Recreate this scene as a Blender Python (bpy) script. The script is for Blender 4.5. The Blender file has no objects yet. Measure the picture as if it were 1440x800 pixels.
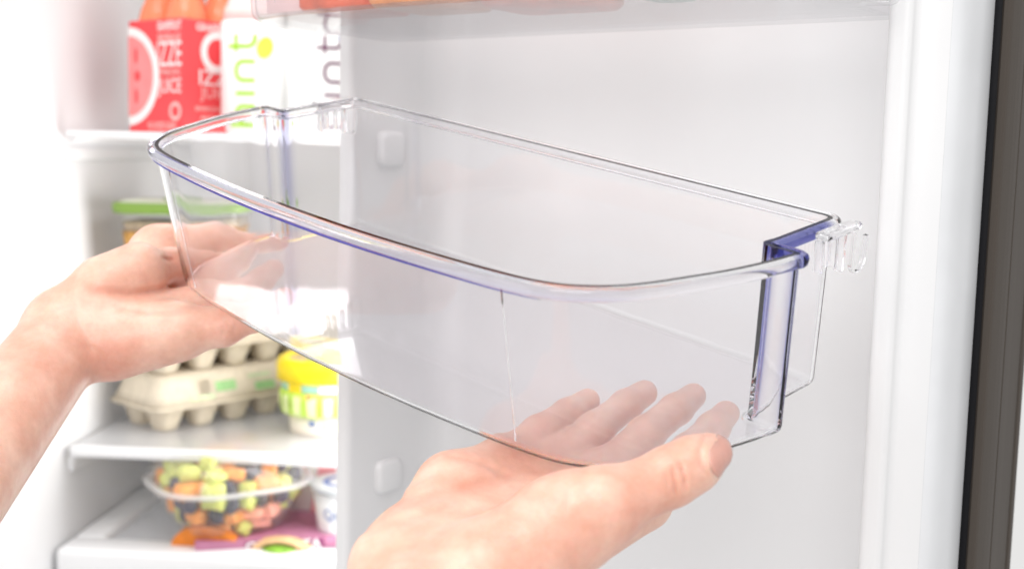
import bpy, bmesh, math, random
import numpy as np
from mathutils import Matrix, Vector
from mathutils.geometry import tessellate_polygon

random.seed(7)
scene = bpy.context.scene
COL = scene.collection
RAD = math.radians

# ------------------------------------------------------------------ camera
FPX = 1700.0                      # focal length in pixels of a 1440 px wide frame
CAM = Vector((0.0, 0.0, 1.30))
PITCH = math.atan(185 / FPX)
ROLL = RAD(1.4)
fwd = Vector((0, math.cos(PITCH), -math.sin(PITCH)))
r0 = Vector((1, 0, 0))
u0 = Vector((0, math.sin(PITCH), math.cos(PITCH)))
rgt = math.cos(ROLL) * r0 + math.sin(ROLL) * u0
upv = -math.sin(ROLL) * r0 + math.cos(ROLL) * u0
cd = bpy.data.cameras.new('camera')
cam = bpy.data.objects.new('camera', cd)
COL.objects.link(cam)
M = Matrix((rgt, upv, -fwd)).transposed().to_4x4()
M.translation = CAM
cam.matrix_world = M
cd.sensor_width = 36.0
cd.lens = FPX / 1440 * 36.0
cd.clip_start = 0.02
cd.clip_end = 50
cd.dof.use_dof = True
cd.dof.focus_distance = 0.66
cd.dof.aperture_fstop = 6.8
scene.camera = cam

# ------------------------------------------------------------------ world, lamps, exposure
world = bpy.data.worlds.new('World')
scene.world = world
world.use_nodes = True
bg = world.node_tree.nodes['Background']
bg.inputs[0].default_value = (1.0, 0.99, 0.98, 1)
bg.inputs[1].default_value = 0.74


def area_lamp(name, loc, target, sx, sy, power, color=(1, 1, 1)):
    ld = bpy.data.lights.new(name, 'AREA')
    ld.shape = 'RECTANGLE'
    ld.size, ld.size_y = sx, sy
    ld.energy = power
    ld.color = color
    o = bpy.data.objects.new(name, ld)
    COL.objects.link(o)
    o.location = loc
    d = Vector(target) - Vector(loc)
    o.rotation_euler = d.to_track_quat('-Z', 'Y').to_euler()
    return o


# studio softboxes: one on the left, one overhead, one high behind the photographer
area_lamp('softbox_key', (-1.75, 0.10, 1.60), (0.0, 0.75, 1.15), 1.5, 1.5, 7, (1.0, 0.985, 0.97))
area_lamp('softbox_overhead', (-0.25, 0.05, 2.85), (0.05, 0.85, 1.2), 1.4, 0.9, 18, (1.0, 0.99, 0.98))
area_lamp('softbox_front', (-0.45, -1.15, 2.05), (0.05, 0.85, 1.2), 1.2, 0.8, 15, (1.0, 0.985, 0.97))

vs = scene.view_settings
vs.view_transform = 'Standard'
vs.look = 'None'
vs.exposure = 0.13
vs.gamma = 1.0
vs.use_curve_mapping = False
cy = scene.cycles
cy.max_bounces = 24
cy.transmission_bounces = 24
cy.transparent_max_bounces = 24
cy.glossy_bounces = 8
cy.diffuse_bounces = 6
cy.caustics_refractive = True
cy.caustics_reflective = True
cy.blur_glossy = 0.3
cy.sample_clamp_indirect = 60
cy.use_denoising = True


# ------------------------------------------------------------------ projection helpers (pixels of the 1440x800 frame)
def P(px, py, d):
    return CAM + d * ((px - 720) / FPX * rgt - (py - 400) / FPX * upv + fwd)


def ray(px, py):
    return (px - 720) / FPX * rgt - (py - 400) / FPX * upv + fwd


def on_z(px, py, z):
    d = ray(px, py)
    return CAM + d * ((z - CAM.z) / d.z)


# ------------------------------------------------------------------ materials
def newmat(name):
    m = bpy.data.materials.new(name)
    m.use_nodes = True
    nt = m.node_tree
    return m, nt, nt.nodes['Principled BSDF']


def noise_color(nt, bsdf, c1, c2, scale, detail=3, socket='Base Color', lo=0.35, hi=0.65):
    tc = nt.nodes.new('ShaderNodeTexCoord')
    n = nt.nodes.new('ShaderNodeTexNoise')
    n.inputs['Scale'].default_value = scale
    n.inputs['Detail'].default_value = detail
    r = nt.nodes.new('ShaderNodeValToRGB')
    r.color_ramp.elements[0].position = lo
    r.color_ramp.elements[1].position = hi
    r.color_ramp.elements[0].color = (*c1, 1)
    r.color_ramp.elements[1].color = (*c2, 1)
    nt.links.new(tc.outputs['Object'], n.inputs['Vector'])
    nt.links.new(n.outputs['Fac'], r.inputs['Fac'])
    nt.links.new(r.outputs['Color'], bsdf.inputs[socket])
    return tc, n, r


def bump(nt, bsdf, scale, strength, dist=0.001, detail=4):
    tc = nt.nodes.new('ShaderNodeTexCoord')
    n = nt.nodes.new('ShaderNodeTexNoise')
    n.inputs['Scale'].default_value = scale
    n.inputs['Detail'].default_value = detail
    b = nt.nodes.new('ShaderNodeBump')
    b.inputs['Strength'].default_value = strength
    b.inputs['Distance'].default_value = dist
    nt.links.new(tc.outputs['Object'], n.inputs['Vector'])
    nt.links.new(n.outputs['Fac'], b.inputs['Height'])
    nt.links.new(b.outputs['Normal'], bsdf.inputs['Normal'])


def plain(name, col, rough=0.5, var=0.06, scale=30, spec=0.4, metal=0.0, bmp=None, sss=0.0, trans=0.0, ior=1.45):
    m, nt, b = newmat(name)
    c2 = tuple(min(1, c * (1 + var)) for c in col)
    c1 = tuple(c * (1 - var) for c in col)
    noise_color(nt, b, c1, c2, scale)
    b.inputs['Roughness'].default_value = rough
    b.inputs['Specular IOR Level'].default_value = spec
    b.inputs['Metallic'].default_value = metal
    b.inputs['IOR'].default_value = ior
    if trans:
        b.inputs['Transmission Weight'].default_value = trans
    if sss:
        b.inputs['Subsurface Weight'].default_value = sss
        b.inputs['Subsurface Radius'].default_value = (1, 0.5, 0.3)
        b.inputs['Subsurface Scale'].default_value = 0.006
    if bmp:
        bump(nt, b, *bmp)
    return m


def thin_plastic(name, tint, haze=0.0, ior=1.5, rough=0.02):
    """thin clear sheet: fresnel mix of a straight-through and a glossy lobe, a little milky haze"""
    m = bpy.data.materials.new(name)
    m.use_nodes = True
    nt = m.node_tree
    nt.nodes.clear()
    out = nt.nodes.new('ShaderNodeOutputMaterial')
    tr = nt.nodes.new('ShaderNodeBsdfTransparent')
    tr.inputs[0].default_value = (*tint, 1)
    gl = nt.nodes.new('ShaderNodeBsdfGlossy')
    gl.inputs['Roughness'].default_value = rough
    fr = nt.nodes.new('ShaderNodeFresnel')
    fr.inputs['IOR'].default_value = ior
    # a thin sheet reflects the same from both sides
    ge = nt.nodes.new('ShaderNodeNewGeometry')
    mr = nt.nodes.new('ShaderNodeMapRange')
    mr.inputs['To Min'].default_value = ior
    mr.inputs['To Max'].default_value = 1 / ior
    nt.links.new(ge.outputs['Backfacing'], mr.inputs['Value'])
    nt.links.new(mr.outputs[0], fr.inputs['IOR'])
    mx = nt.nodes.new('ShaderNodeMixShader')
    base = tr.outputs[0]
    if haze:
        df = nt.nodes.new('ShaderNodeBsdfTranslucent')
        df.inputs[0].default_value = (0.95, 0.95, 0.97, 1)
        d2 = nt.nodes.new('ShaderNodeBsdfDiffuse')
        d2.inputs[0].default_value = (0.95, 0.95, 0.97, 1)
        m1 = nt.nodes.new('ShaderNodeMixShader')
        m1.inputs[0].default_value = 0.5
        nt.links.new(df.outputs[0], m1.inputs[1])
        nt.links.new(d2.outputs[0], m1.inputs[2])
        m2 = nt.nodes.new('ShaderNodeMixShader')
        m2.inputs[0].default_value = haze
        nt.links.new(tr.outputs[0], m2.inputs[1])
        nt.links.new(m1.outputs[0], m2.inputs[2])
        base = m2.outputs[0]
    nt.links.new(fr.outputs[0], mx.inputs[0])
    nt.links.new(base, mx.inputs[1])
    nt.links.new(gl.outputs[0], mx.inputs[2])
    nt.links.new(mx.outputs[0], out.inputs[0])
    return m


def solid_glass(name, clear, edge, ior=1.50, rough=0.0):
    """clear moulded plastic; a vertex attribute paints in the blue refraction at its corners and rim"""
    m = bpy.data.materials.new(name)
    m.use_nodes = True
    nt = m.node_tree
    nt.nodes.clear()
    out = nt.nodes.new('ShaderNodeOutputMaterial')
    g = nt.nodes.new('ShaderNodeBsdfGlass')
    g.inputs['IOR'].default_value = ior
    at = nt.nodes.new('ShaderNodeAttribute')
    at.attribute_name = 'depth'
    mx = nt.nodes.new('ShaderNodeMix')
    mx.data_type = 'RGBA'
    mx.inputs['A'].default_value = (*clear, 1)
    mx.inputs['B'].default_value = (*edge, 1)
    nt.links.new(at.outputs['Fac'], mx.inputs['Factor'])
    nt.links.new(mx.outputs['Result'], g.inputs['Color'])
    if rough:
        # handling smudges: patches of slightly blurred surface
        tc = nt.nodes.new('ShaderNodeTexCoord')
        n = nt.nodes.new('ShaderNodeTexNoise')
        n.inputs['Scale'].default_value = 26
        n.inputs['Detail'].default_value = 5
        r = nt.nodes.new('ShaderNodeMapRange')
        r.inputs['From Min'].default_value = 0.52
        r.inputs['From Max'].default_value = 0.72
        r.inputs['To Min'].default_value = 0.0
        r.inputs['To Max'].default_value = rough
        nt.links.new(tc.outputs['Object'], n.inputs['Vector'])
        nt.links.new(n.outputs['Fac'], r.inputs['Value'])
        nt.links.new(r.outputs[0], g.inputs['Roughness'])
    nt.links.new(g.outputs[0], out.inputs['Surface'])
    return m


def set_edge_tint(o, fn):
    me = o.data
    at = me.attributes.new('depth', 'FLOAT', 'POINT')
    at.data.foreach_set('value', [fn(v.co) for v in me.vertices])
    return o


MAT = {}
MAT['liner'] = plain('white_liner', (0.72, 0.722, 0.73), 0.38, 0.012, 6, 0.45, bmp=(220, 0.04, 0.0005))
MAT['trim'] = plain('white_trim', (0.78, 0.782, 0.79), 0.3, 0.01, 8)
MAT['gasket'] = plain('grey_gasket', (0.70, 0.71, 0.73), 0.5, 0.03, 20)
MAT['black'] = plain('black_rubber', (0.008, 0.008, 0.011), 0.5, 0.1, 30)
MAT['shelf_glass'] = thin_plastic('shelf_glass', (0.97, 0.985, 0.98), 0.65)
MAT['clear_glass'] = thin_plastic('clear_shelf_glass', (0.97, 0.985, 0.98), 0.15)
MAT['floor_veil'] = thin_plastic('floor_reflection_haze', (0.99, 0.975, 0.985), 0.08, 1.25, 0.25)
MAT['rim_wrap'] = thin_plastic('clear_bowl_rim', (0.98, 0.98, 0.98), 0.5)
MAT['bin'] = solid_glass('clear_bin_plastic', (0.992, 0.991, 0.996), (0.24, 0.26, 0.66), 1.43, 0.06)
MAT['rim_glint'] = solid_glass('blue_glint_plastic', (0.42, 0.42, 0.78), (0.4, 0.4, 0.7), 1.43)
MAT['wrap'] = thin_plastic('clear_wrap', (0.98, 0.98, 0.98), 0.12)
MAT['upper_bin'] = thin_plastic('clear_upper_bin', (0.985, 0.985, 0.99), 0.05)


def steel():
    m, nt, b = newmat('dark_brushed_steel')
    tc = nt.nodes.new('ShaderNodeTexCoord')
    mp = nt.nodes.new('ShaderNodeMapping')
    mp.inputs['Scale'].default_value = (260, 260, 1.5)
    n = nt.nodes.new('ShaderNodeTexNoise')
    n.inputs['Scale'].default_value = 1.0
    n.inputs['Detail'].default_value = 3
    r = nt.nodes.new('ShaderNodeValToRGB')
    r.color_ramp.elements[0].color = (0.052, 0.043, 0.036, 1)
    r.color_ramp.elements[1].color = (0.082, 0.068, 0.057, 1)
    nt.links.new(tc.outputs['Object'], mp.inputs[0])
    nt.links.new(mp.outputs[0], n.inputs['Vector'])
    nt.links.new(n.outputs['Fac'], r.inputs[0])
    nt.links.new(r.outputs[0], b.inputs['Base Color'])
    b.inputs['Roughness'].default_value = 0.55
    b.inputs['Specular IOR Level'].default_value = 0.2
    return m


MAT['steel'] = steel()


def skin():
    m, nt, b = newmat('skin')
    L = nt.links.new
    tc = nt.nodes.new('ShaderNodeTexCoord')
    n1 = nt.nodes.new('ShaderNodeTexNoise')
    n1.inputs['Scale'].default_value = 42
    n1.inputs['Detail'].default_value = 4
    n2 = nt.nodes.new('ShaderNodeTexNoise')
    n2.inputs['Scale'].default_value = 260
    n2.inputs['Detail'].default_value = 3
    L(tc.outputs['Object'], n1.inputs['Vector'])
    L(tc.outputs['Object'], n2.inputs['Vector'])
    at = nt.nodes.new('ShaderNodeAttribute')
    at.attribute_name = 'blush'
    r = nt.nodes.new('ShaderNodeValToRGB')
    r.color_ramp.elements[0].position = 0.36
    r.color_ramp.elements[1].position = 0.66
    r.color_ramp.elements[0].color = (0.78, 0.455, 0.345, 1)
    r.color_ramp.elements[1].color = (0.90, 0.62, 0.50, 1)
    L(n1.outputs['Fac'], r.inputs[0])
    mx = nt.nodes.new('ShaderNodeMix')
    mx.data_type = 'RGBA'
    mx.inputs['B'].default_value = (0.66, 0.24, 0.165, 1)
    L(at.outputs['Fac'], mx.inputs['Factor'])
    L(r.outputs[0], mx.inputs['A'])
    # blotches of blood colour under the skin
    n4 = nt.nodes.new('ShaderNodeTexNoise')
    n4.inputs['Scale'].default_value = 95
    n4.inputs['Detail'].default_value = 5
    n4.inputs['Roughness'].default_value = 0.65
    L(tc.outputs['Object'], n4.inputs['Vector'])
    r4 = nt.nodes.new('ShaderNodeMapRange')
    r4.inputs['From Min'].default_value = 0.45
    r4.inputs['From Max'].default_value = 0.75
    r4.inputs['To Max'].default_value = 0.20
    L(n4.outputs['Fac'], r4.inputs['Value'])
    ma = nt.nodes.new('ShaderNodeMath')
    ma.operation = 'ADD'
    ma.use_clamp = True
    L(at.outputs['Fac'], ma.inputs[0])
    L(r4.outputs[0], ma.inputs[1])
    L(ma.outputs[0], mx.inputs['Factor'])
    mv = nt.nodes.new('ShaderNodeMix')
    mv.data_type = 'RGBA'
    mv.blend_type = 'MULTIPLY'
    mv.inputs['Factor'].default_value = 0.25
    L(mx.outputs['Result'], mv.inputs['A'])
    L(n2.outputs['Fac'], mv.inputs['B'])
    r2 = nt.nodes.new('ShaderNodeValToRGB')
    r2.color_ramp.elements[0].position = 0.3
    r2.color_ramp.elements[0].color = (0.75, 0.72, 0.70, 1)
    r2.color_ramp.elements[1].position = 0.7
    L(n2.outputs['Fac'], r2.inputs[0])
    L(r2.outputs[0], mv.inputs['B'])
    L(mv.outputs['Result'], b.inputs['Base Color'])
    b.inputs['Roughness'].default_value = 0.37
    b.inputs['Specular IOR Level'].default_value = 0.5
    b.inputs['Subsurface Weight'].default_value = 0.55
    b.inputs['Subsurface Radius'].default_value = (1.0, 0.32, 0.18)
    b.inputs['Subsurface Scale'].default_value = 0.004
    # skin relief: fine cells plus soft unevenness
    v = nt.nodes.new('ShaderNodeTexVoronoi')
    v.inputs['Scale'].default_value = 900
    L(tc.outputs['Object'], v.inputs['Vector'])
    n3 = nt.nodes.new('ShaderNodeTexNoise')
    n3.inputs['Scale'].default_value = 180
    n3.inputs['Detail'].default_value = 5
    L(tc.outputs['Object'], n3.inputs['Vector'])
    ad = nt.nodes.new('ShaderNodeMath')
    ad.operation = 'MULTIPLY_ADD'
    ad.inputs[1].default_value = 0.25
    L(v.outputs['Distance'], ad.inputs[0])
    L(n3.outputs['Fac'], ad.inputs[2])
    bp = nt.nodes.new('ShaderNodeBump')
    bp.inputs['Strength'].default_value = 0.5
    bp.inputs['Distance'].default_value = 0.0006
    L(ad.outputs[0], bp.inputs['Height'])
    L(bp.outputs['Normal'], b.inputs['Normal'])
    return m


MAT['skin'] = skin()
MAT['nail'] = plain('finger_nail', (0.64, 0.33, 0.27), 0.2, 0.05, 120, 0.5, sss=0.3)
MAT['nail_tip'] = plain('nail_edge', (0.88, 0.74, 0.66), 0.3, 0.03, 120)
MAT['carton_red'] = plain('red_carton', (0.80, 0.075, 0.085), 0.55, 0.05, 25)
MAT['carton_pink'] = plain('pink_fruit_print', (0.85, 0.28, 0.28), 0.55, 0.06, 60)
MAT['print_white'] = plain('white_print', (0.88, 0.86, 0.85), 0.55, 0.02, 40)
MAT['print_pale'] = plain('pale_pink_print', (0.86, 0.52, 0.50), 0.55, 0.03, 40)
MAT['juice'] = plain('orange_juice_bottle', (0.82, 0.24, 0.12), 0.12, 0.12, 18, 0.5, sss=0.3)
MAT['cap_red'] = plain('red_cap', (0.62, 0.03, 0.02), 0.35)
MAT['bottle_white'] = plain('white_label', (0.88, 0.88, 0.87), 0.4, 0.015, 20)
MAT['bottle_pink'] = plain('pink_tinted_bottle', (0.90, 0.66, 0.64), 0.12, 0.05, 25, 0.5, sss=0.3)
MAT['lime'] = plain('lime_print', (0.42, 0.72, 0.03), 0.5, 0.04, 30)
MAT['lime_pale'] = plain('lime_picture', (0.72, 0.78, 0.10), 0.5, 0.12, 90)
MAT['plum'] = plain('plum_print', (0.15, 0.035, 0.10), 0.5, 0.05, 30)
MAT['pulp'] = plain('egg_pulp', (0.62, 0.55, 0.44), 0.9, 0.06, 90, 0.1, bmp=(420, 0.5, 0.0012))
MAT['pulp_print'] = plain('green_stamp', (0.30, 0.52, 0.24), 0.9, 0.12, 150, 0.1)
MAT['pulp_print_pale'] = plain('pale_green_stamp', (0.52, 0.60, 0.40), 0.9, 0.12, 150, 0.1)
MAT['yellow'] = plain('yellow_lid', (0.86, 0.66, 0.012), 0.35, 0.03, 20)
MAT['lid_tan'] = plain('tan_lid_picture', (0.66, 0.52, 0.28), 0.5, 0.25, 120)
MAT['wrap_green'] = plain('green_leaf_wrap', (0.52, 0.76, 0.10), 0.45, 0.12, 70)
MAT['wrap_light'] = plain('pale_green_wrap', (0.74, 0.84, 0.42), 0.45, 0.1, 60)
MAT['teal'] = plain('teal_band', (0.36, 0.66, 0.60), 0.45, 0.05, 40)
MAT['tub'] = plain('cream_tub', (0.82, 0.76, 0.66), 0.4, 0.03, 40)
MAT['blue_print'] = plain('blue_print', (0.13, 0.20, 0.42), 0.5, 0.1, 40)
MAT['green_lid'] = plain('green_lid', (0.20, 0.33, 0.06), 0.35, 0.03, 30)
MAT['lid_clear'] = plain('pale_lid_top', (0.72, 0.77, 0.62), 0.35, 0.03, 30)
MAT['stew'] = plain('amber_stew', (0.46, 0.24, 0.06), 0.4, 0.4, 70)
MAT['stew_layer'] = plain('brown_rice_layer', (0.36, 0.26, 0.14), 0.5, 0.25, 120)
MAT['melon'] = plain('orange_melon', (0.88, 0.33, 0.05), 0.3, 0.12, 90, 0.5, sss=0.4)
MAT['honeydew'] = plain('green_melon', (0.62, 0.66, 0.16), 0.3, 0.15, 90, 0.5, sss=0.4)
MAT['grape'] = plain('dark_grape', (0.025, 0.022, 0.05), 0.25, 0.5, 60, 0.5)
MAT['watermelon'] = plain('pink_melon', (0.86, 0.38, 0.28), 0.3, 0.12, 90, 0.5, sss=0.4)
MAT['purple'] = plain('purple_label', (0.22, 0.05, 0.13), 0.5, 0.12, 60)
MAT['mauve'] = plain('mauve_print', (0.42, 0.17, 0.27), 0.5, 0.05, 60)
MAT['crust'] = plain('tan_crust', (0.70, 0.46, 0.24), 0.6, 0.15, 90)
MAT['leaf'] = plain('green_filling', (0.22, 0.42, 0.05), 0.6, 0.2, 120)
MAT['orange'] = plain('orange_wedge', (0.72, 0.22, 0.025), 0.4, 0.15, 60)
MAT['pinkcard'] = plain('pink_stripe', (0.86, 0.36, 0.40), 0.5, 0.03, 30)
MAT['whitecard'] = plain('white_card', (0.86, 0.86, 0.87), 0.5, 0.015, 30)
MAT['tubwhite'] = plain('white_yogurt_tub', (0.76, 0.77, 0.78), 0.4, 0.02, 30)
MAT['foil'] = plain('grey_foil_lid', (0.52, 0.55, 0.57), 0.35, 0.1, 50)
MAT['snack_red'] = plain('red_snack_film', (0.80, 0.13, 0.05), 0.3, 0.25, 40)
MAT['snack_orange'] = plain('orange_snack_film', (0.88, 0.33, 0.12), 0.3, 0.2, 40)
MAT['snack_green'] = plain('green_emblem', (0.16, 0.60, 0.22), 0.4, 0.05, 40)
MAT['snack_pale'] = plain('pale_pink_box', (0.86, 0.62, 0.62), 0.4, 0.03, 40)


# ------------------------------------------------------------------ object helpers
FRAME = {}


def thing(name, label, cat, mat4, group=None):
    o = bpy.data.objects.new(name, None)
    COL.objects.link(o)
    o.matrix_world = mat4
    o.empty_display_size = 0.02
    FRAME[o] = mat4.copy()
    o['label'] = label
    o['category'] = cat
    if group:
        o['group'] = group
    return o


def tag(o, label, cat, group=None):
    o['label'] = label
    o['category'] = cat
    if group:
        o['group'] = group
    return o


def mk(name, V, F, mat, parent=None, W=None, smooth=True, mats=None):
    """one mesh object; V in the thing's own frame, or in frame W (then re-expressed in the thing's frame)"""
    V = [Vector(v) for v in V]
    if W is not None:
        A = (FRAME[parent].inverted() @ W) if parent is not None else W
        V = [A @ v for v in V]
    me = bpy.data.meshes.new(name)
    me.from_pydata([tuple(v) for v in V], [], F)
    me.validate()
    me.materials.append(MAT[mat] if isinstance(mat, str) else mat)
    if smooth:
        me.polygons.foreach_set('use_smooth', [True] * len(me.polygons))
    o = bpy.data.objects.new(name, me)
    COL.objects.link(o)
    if parent is not None:
        o.parent = parent
        FRAME[o] = FRAME[parent]
    return o


def sharp(o, deg=35):
    """shade smooth but keep real edges"""
    me = o.data
    bm = bmesh.new()
    bm.from_mesh(me)
    lim = RAD(deg)
    for e in bm.edges:
        if len(e.link_faces) == 2 and e.calc_face_angle(0) > lim:
            e.smooth = False
    bm.to_mesh(me)
    bm.free()
    return o


def join(parts):
    V, F = [], []
    for v, f in parts:
        n = len(V)
        V += [Vector(q) for q in v]
        F += [[i + n for i in g] for g in f]
    return V, F


def fixn(o):
    bm = bmesh.new()
    bm.from_mesh(o.data)
    bmesh.ops.recalc_face_normals(bm, faces=bm.faces)
    bm.to_mesh(o.data)
    bm.free()
    return o


def box(x0, x1, y0, y1, z0, z1, bev=0.0, seg=2):
    bm = bmesh.new()
    bmesh.ops.create_cube(bm, size=1)
    for v in bm.verts:
        v.co = Vector((x0 + (v.co.x + .5) * (x1 - x0), y0 + (v.co.y + .5) * (y1 - y0), z0 + (v.co.z + .5) * (z1 - z0)))
    if bev:
        bmesh.ops.bevel(bm, geom=list(bm.edges), offset=bev, segments=seg, affect='EDGES', profile=0.5)
    bm.normal_update()
    bm.verts.index_update()
    V = [v.co.copy() for v in bm.verts]
    F = [[v.index for v in f.verts] for f in bm.faces]
    bm.free()
    return V, F


def lathe(prof, n=40, a0=0, a1=2 * math.pi):
    """prof list of (r, z) bottom to top; closed ends where r == 0"""
    V, F = [], []
    full = abs(a1 - a0 - 2 * math.pi) < 1e-6
    m = n if full else n + 1
    for r, z in prof:
        for i in range(m):
            a = a0 + (a1 - a0) * i / n
            V.append((r * math.cos(a), r * math.sin(a), z))
    for j in range(len(prof) - 1):
        for i in range(n):
            k = (i + 1) % m if full else i + 1
            F.append([j * m + i, j * m + k, (j + 1) * m + k, (j + 1) * m + i])
    if full:
        F.append(list(range(m))[::-1])
        F.append([(len(prof) - 1) * m + i for i in range(m)])
    return V, F


def loft(rings, cap0=True, cap1=True, closed=True):
    V, F = [], []
    n = len(rings[0])
    for r in rings:
        V += [Vector(p) for p in r]
    for j in range(len(rings) - 1):
        for i in range(n if closed else n - 1):
            k = (i + 1) % n
            F.append([j * n + i, j * n + k, (j + 1) * n + k, (j + 1) * n + i])
    if cap0:
        F.append(list(range(n))[::-1])
    if cap1:
        F.append([(len(rings) - 1) * n + i for i in range(n)])
    return V, F


def rrect(w, h, r, z=0.0, n=6, cx=0, cy=0):
    pts = []
    for sx, sy, a in ((1, 1, 0), (-1, 1, 90), (-1, -1, 180), (1, -1, 270)):
        for i in range(n + 1):
            t = RAD(a + 90 * i / n)
            pts.append((cx + sx * (w / 2 - r) + r * math.cos(t), cy + sy * (h / 2 - r) + r * math.sin(t), z))
    return pts


def text_mesh(body, size, align='CENTER', bold=0.0):
    cu = bpy.data.curves.new('writing', 'FONT')
    cu.body = body
    cu.size = size
    cu.align_x = align
    cu.align_y = 'CENTER'
    cu.offset = bold
    cu.resolution_u = 3
    o = bpy.data.objects.new('writing', cu)
    COL.objects.link(o)
    dg = bpy.context.evaluated_depsgraph_get()
    me = bpy.data.meshes.new_from_object(o.evaluated_get(dg))
    V = [v.co.copy() for v in me.vertices]
    F = [list(p.vertices) for p in me.polygons]
    bpy.data.objects.remove(o)
    bpy.data.meshes.remove(me)
    return V, F


def fit_text(body, w, h, bold=0.0, rot=0):
    """text squeezed into a w x h box centred at the origin of the XY plane"""
    V, F = text_mesh(body, 1.0, bold=bold)
    xs = [v.x for v in V]
    ys = [v.y for v in V]
    cx, cy_ = (min(xs) + max(xs)) / 2, (min(ys) + max(ys)) / 2
    sx, sy = w / (max(xs) - min(xs)), h / (max(ys) - min(ys))
    out = []
    for v in V:
        x, y = (v.x - cx) * sx, (v.y - cy_) * sy
        if rot == 90:
            x, y = -y, x
        out.append(Vector((x, y, 0)))
    return out, F


def Mrot(loc, rz=0.0):
    return Matrix.Translation(loc) @ Matrix.Rotation(rz, 4, 'Z')


# ------------------------------------------------------------------ refrigerator cabinet
FY = RAD(-3.7)
z_mid = P(100, 628, 1.38).z            # top of the glass shelf with the eggs
z_up = P(80, 184, 1.38).z              # top of the shelf with the drinks
z_low = P(90, 770, 1.36).z             # top of the lowest tray's rim
corner = P(100, 628, 1.38)
Mf = Mrot(corner, FY) @ Matrix.Translation((0, -0.20, 0))
Mf.translation.z = 0.55
fridge = thing('refrigerator', 'white refrigerator with its door swung open and lit glass shelves of food', 'refrigerator', Mf)
fz = lambda z: z - 0.55
XL, XR, YB = -0.012, 0.415, 0.66
ZT, ZB = fz(1.30 + 0.42), fz(0.62)


def fpart(name, shape, mat, parent=None, smooth=True, deg=35):
    o = mk(name, *shape, mat, parent or fridge)
    return sharp(fixn(o), deg)


# inner liner: left, back, right, top, bottom as one moulded tub open to the front
ring = []
for y, inset in ((0.0, -0.02), (0.012, -0.006), (0.03, 0.0), (YB - 0.06, 0.006)):
    ring.append([(p[0], y, p[2]) for p in [(q[0], 0, q[1]) for q in
                 [(c[0], c[1]) for c in rrect(XR - XL - 2 * inset, ZT - ZB - 2 * inset, 0.03, 0, 6, (XL + XR) / 2, (ZT + ZB) / 2)]]])
for k in range(1, 6):
    t = RAD(90 * k / 5)
    ins = 0.006 + 0.06 * (1 - math.cos(t))
    y = YB - 0.06 + 0.06 * math.sin(t)
    ring.append([(c[0], y, c[1]) for c in rrect(XR - XL - 2 * ins, ZT - ZB - 2 * ins, 0.03, 0, 6, (XL + XR) / 2, (ZT + ZB) / 2)])
V, F = loft(ring, cap0=False, cap1=True)
liner = mk('inner_liner', V, F, 'liner', fridge)
sharp(liner, 50)
# outer cabinet shell, a thin frame round the liner
o_r = [[(c[0], y, c[1]) for c in rrect(XR - XL + 0.085, ZT - ZB + 0.085, 0.012, 0, 4, (XL + XR) / 2, (ZT + ZB) / 2)] for y in (0.0, YB + 0.06)]
i_r = [[(c[0], 0.0, c[1]) for c in rrect(XR - XL + 0.041, ZT - ZB + 0.041, 0.03, 0, 4, (XL + XR) / 2, (ZT + ZB) / 2)]]
V, F = loft([i_r[0], o_r[0], o_r[1]], cap0=False, cap1=True)
fpart('cabinet_shell', (V, F), 'trim')


def glass_shelf(z, y0, y1, depth=0.005, lip=0.020, mat='shelf_glass'):
    g = fpart('shelf', box(XL + 0.012, XR - 0.012, y0 + 0.012, y1, z - depth, z, 0.0008, 1), mat)
    fpart('front_trim', box(XL + 0.010, XR - 0.010, y0, y0 + 0.0118, z - lip, z + 0.0006, 0.003, 3), 'trim', g)
    for x in (XL + 0.009, XR - 0.017):
        fpart('side_rail', box(x, x + 0.008, y0 + 0.012, y1, z - 0.012, z - depth - 0.0004, 0.001, 1), 'trim', g)
    return g


glass_shelf(fz(z_mid), 0.20, 0.60, lip=0.012)
glass_shelf(fz(z_up), 0.20, 0.60, lip=0.008, mat='clear_glass')
# lowest tray: wide moulded frame round a glass sheet
zl = fz(z_low)
YT = 0.165
tray = fpart('tray', box(XL + 0.05, XR - 0.05, YT + 0.052, 0.56, zl - 0.011, zl - 0.006, 0.0008, 1), 'shelf_glass')
fpart('tray_front', box(XL + 0.006, XR - 0.006, YT, YT + 0.050, zl - 0.055, zl, 0.008, 4), 'trim', tray)
for x in (XL + 0.006, XR - 0.044):
    fpart('tray_side', box(x, x + 0.038, YT + 0.0505, 0.60, zl - 0.05, zl - 0.001, 0.006, 3), 'trim', tray)
fpart('drawer_bottom', box(XL + 0.02, XR - 0.02, YT + 0.06, 0.6, zl - 0.2, zl - 0.19, 0.002, 1), 'trim', tray)
# shelf carriers moulded into the left wall
for z in (z_up, z_mid):
    fpart('wall_carrier', box(XL - 0.003, XL + 0.0085, 0.215, 0.60, fz(z) - 0.034, fz(z) - 0.0165, 0.004, 3), 'liner')
# the lamp under the cabinet ceiling
lamp = fpart('lamp_cover', box(0.08, 0.32, 0.10, 0.34, ZT - 0.022, ZT - 0.004, 0.006, 3), 'trim')
lc = Mf @ Vector((0.2, 0.22, ZT - 0.03))
area_lamp('cabinet_lamp', lc, lc + Vector((0, 0.06, -1)), 0.24, 0.24, 0.8, (1, 0.99, 0.98))
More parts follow.
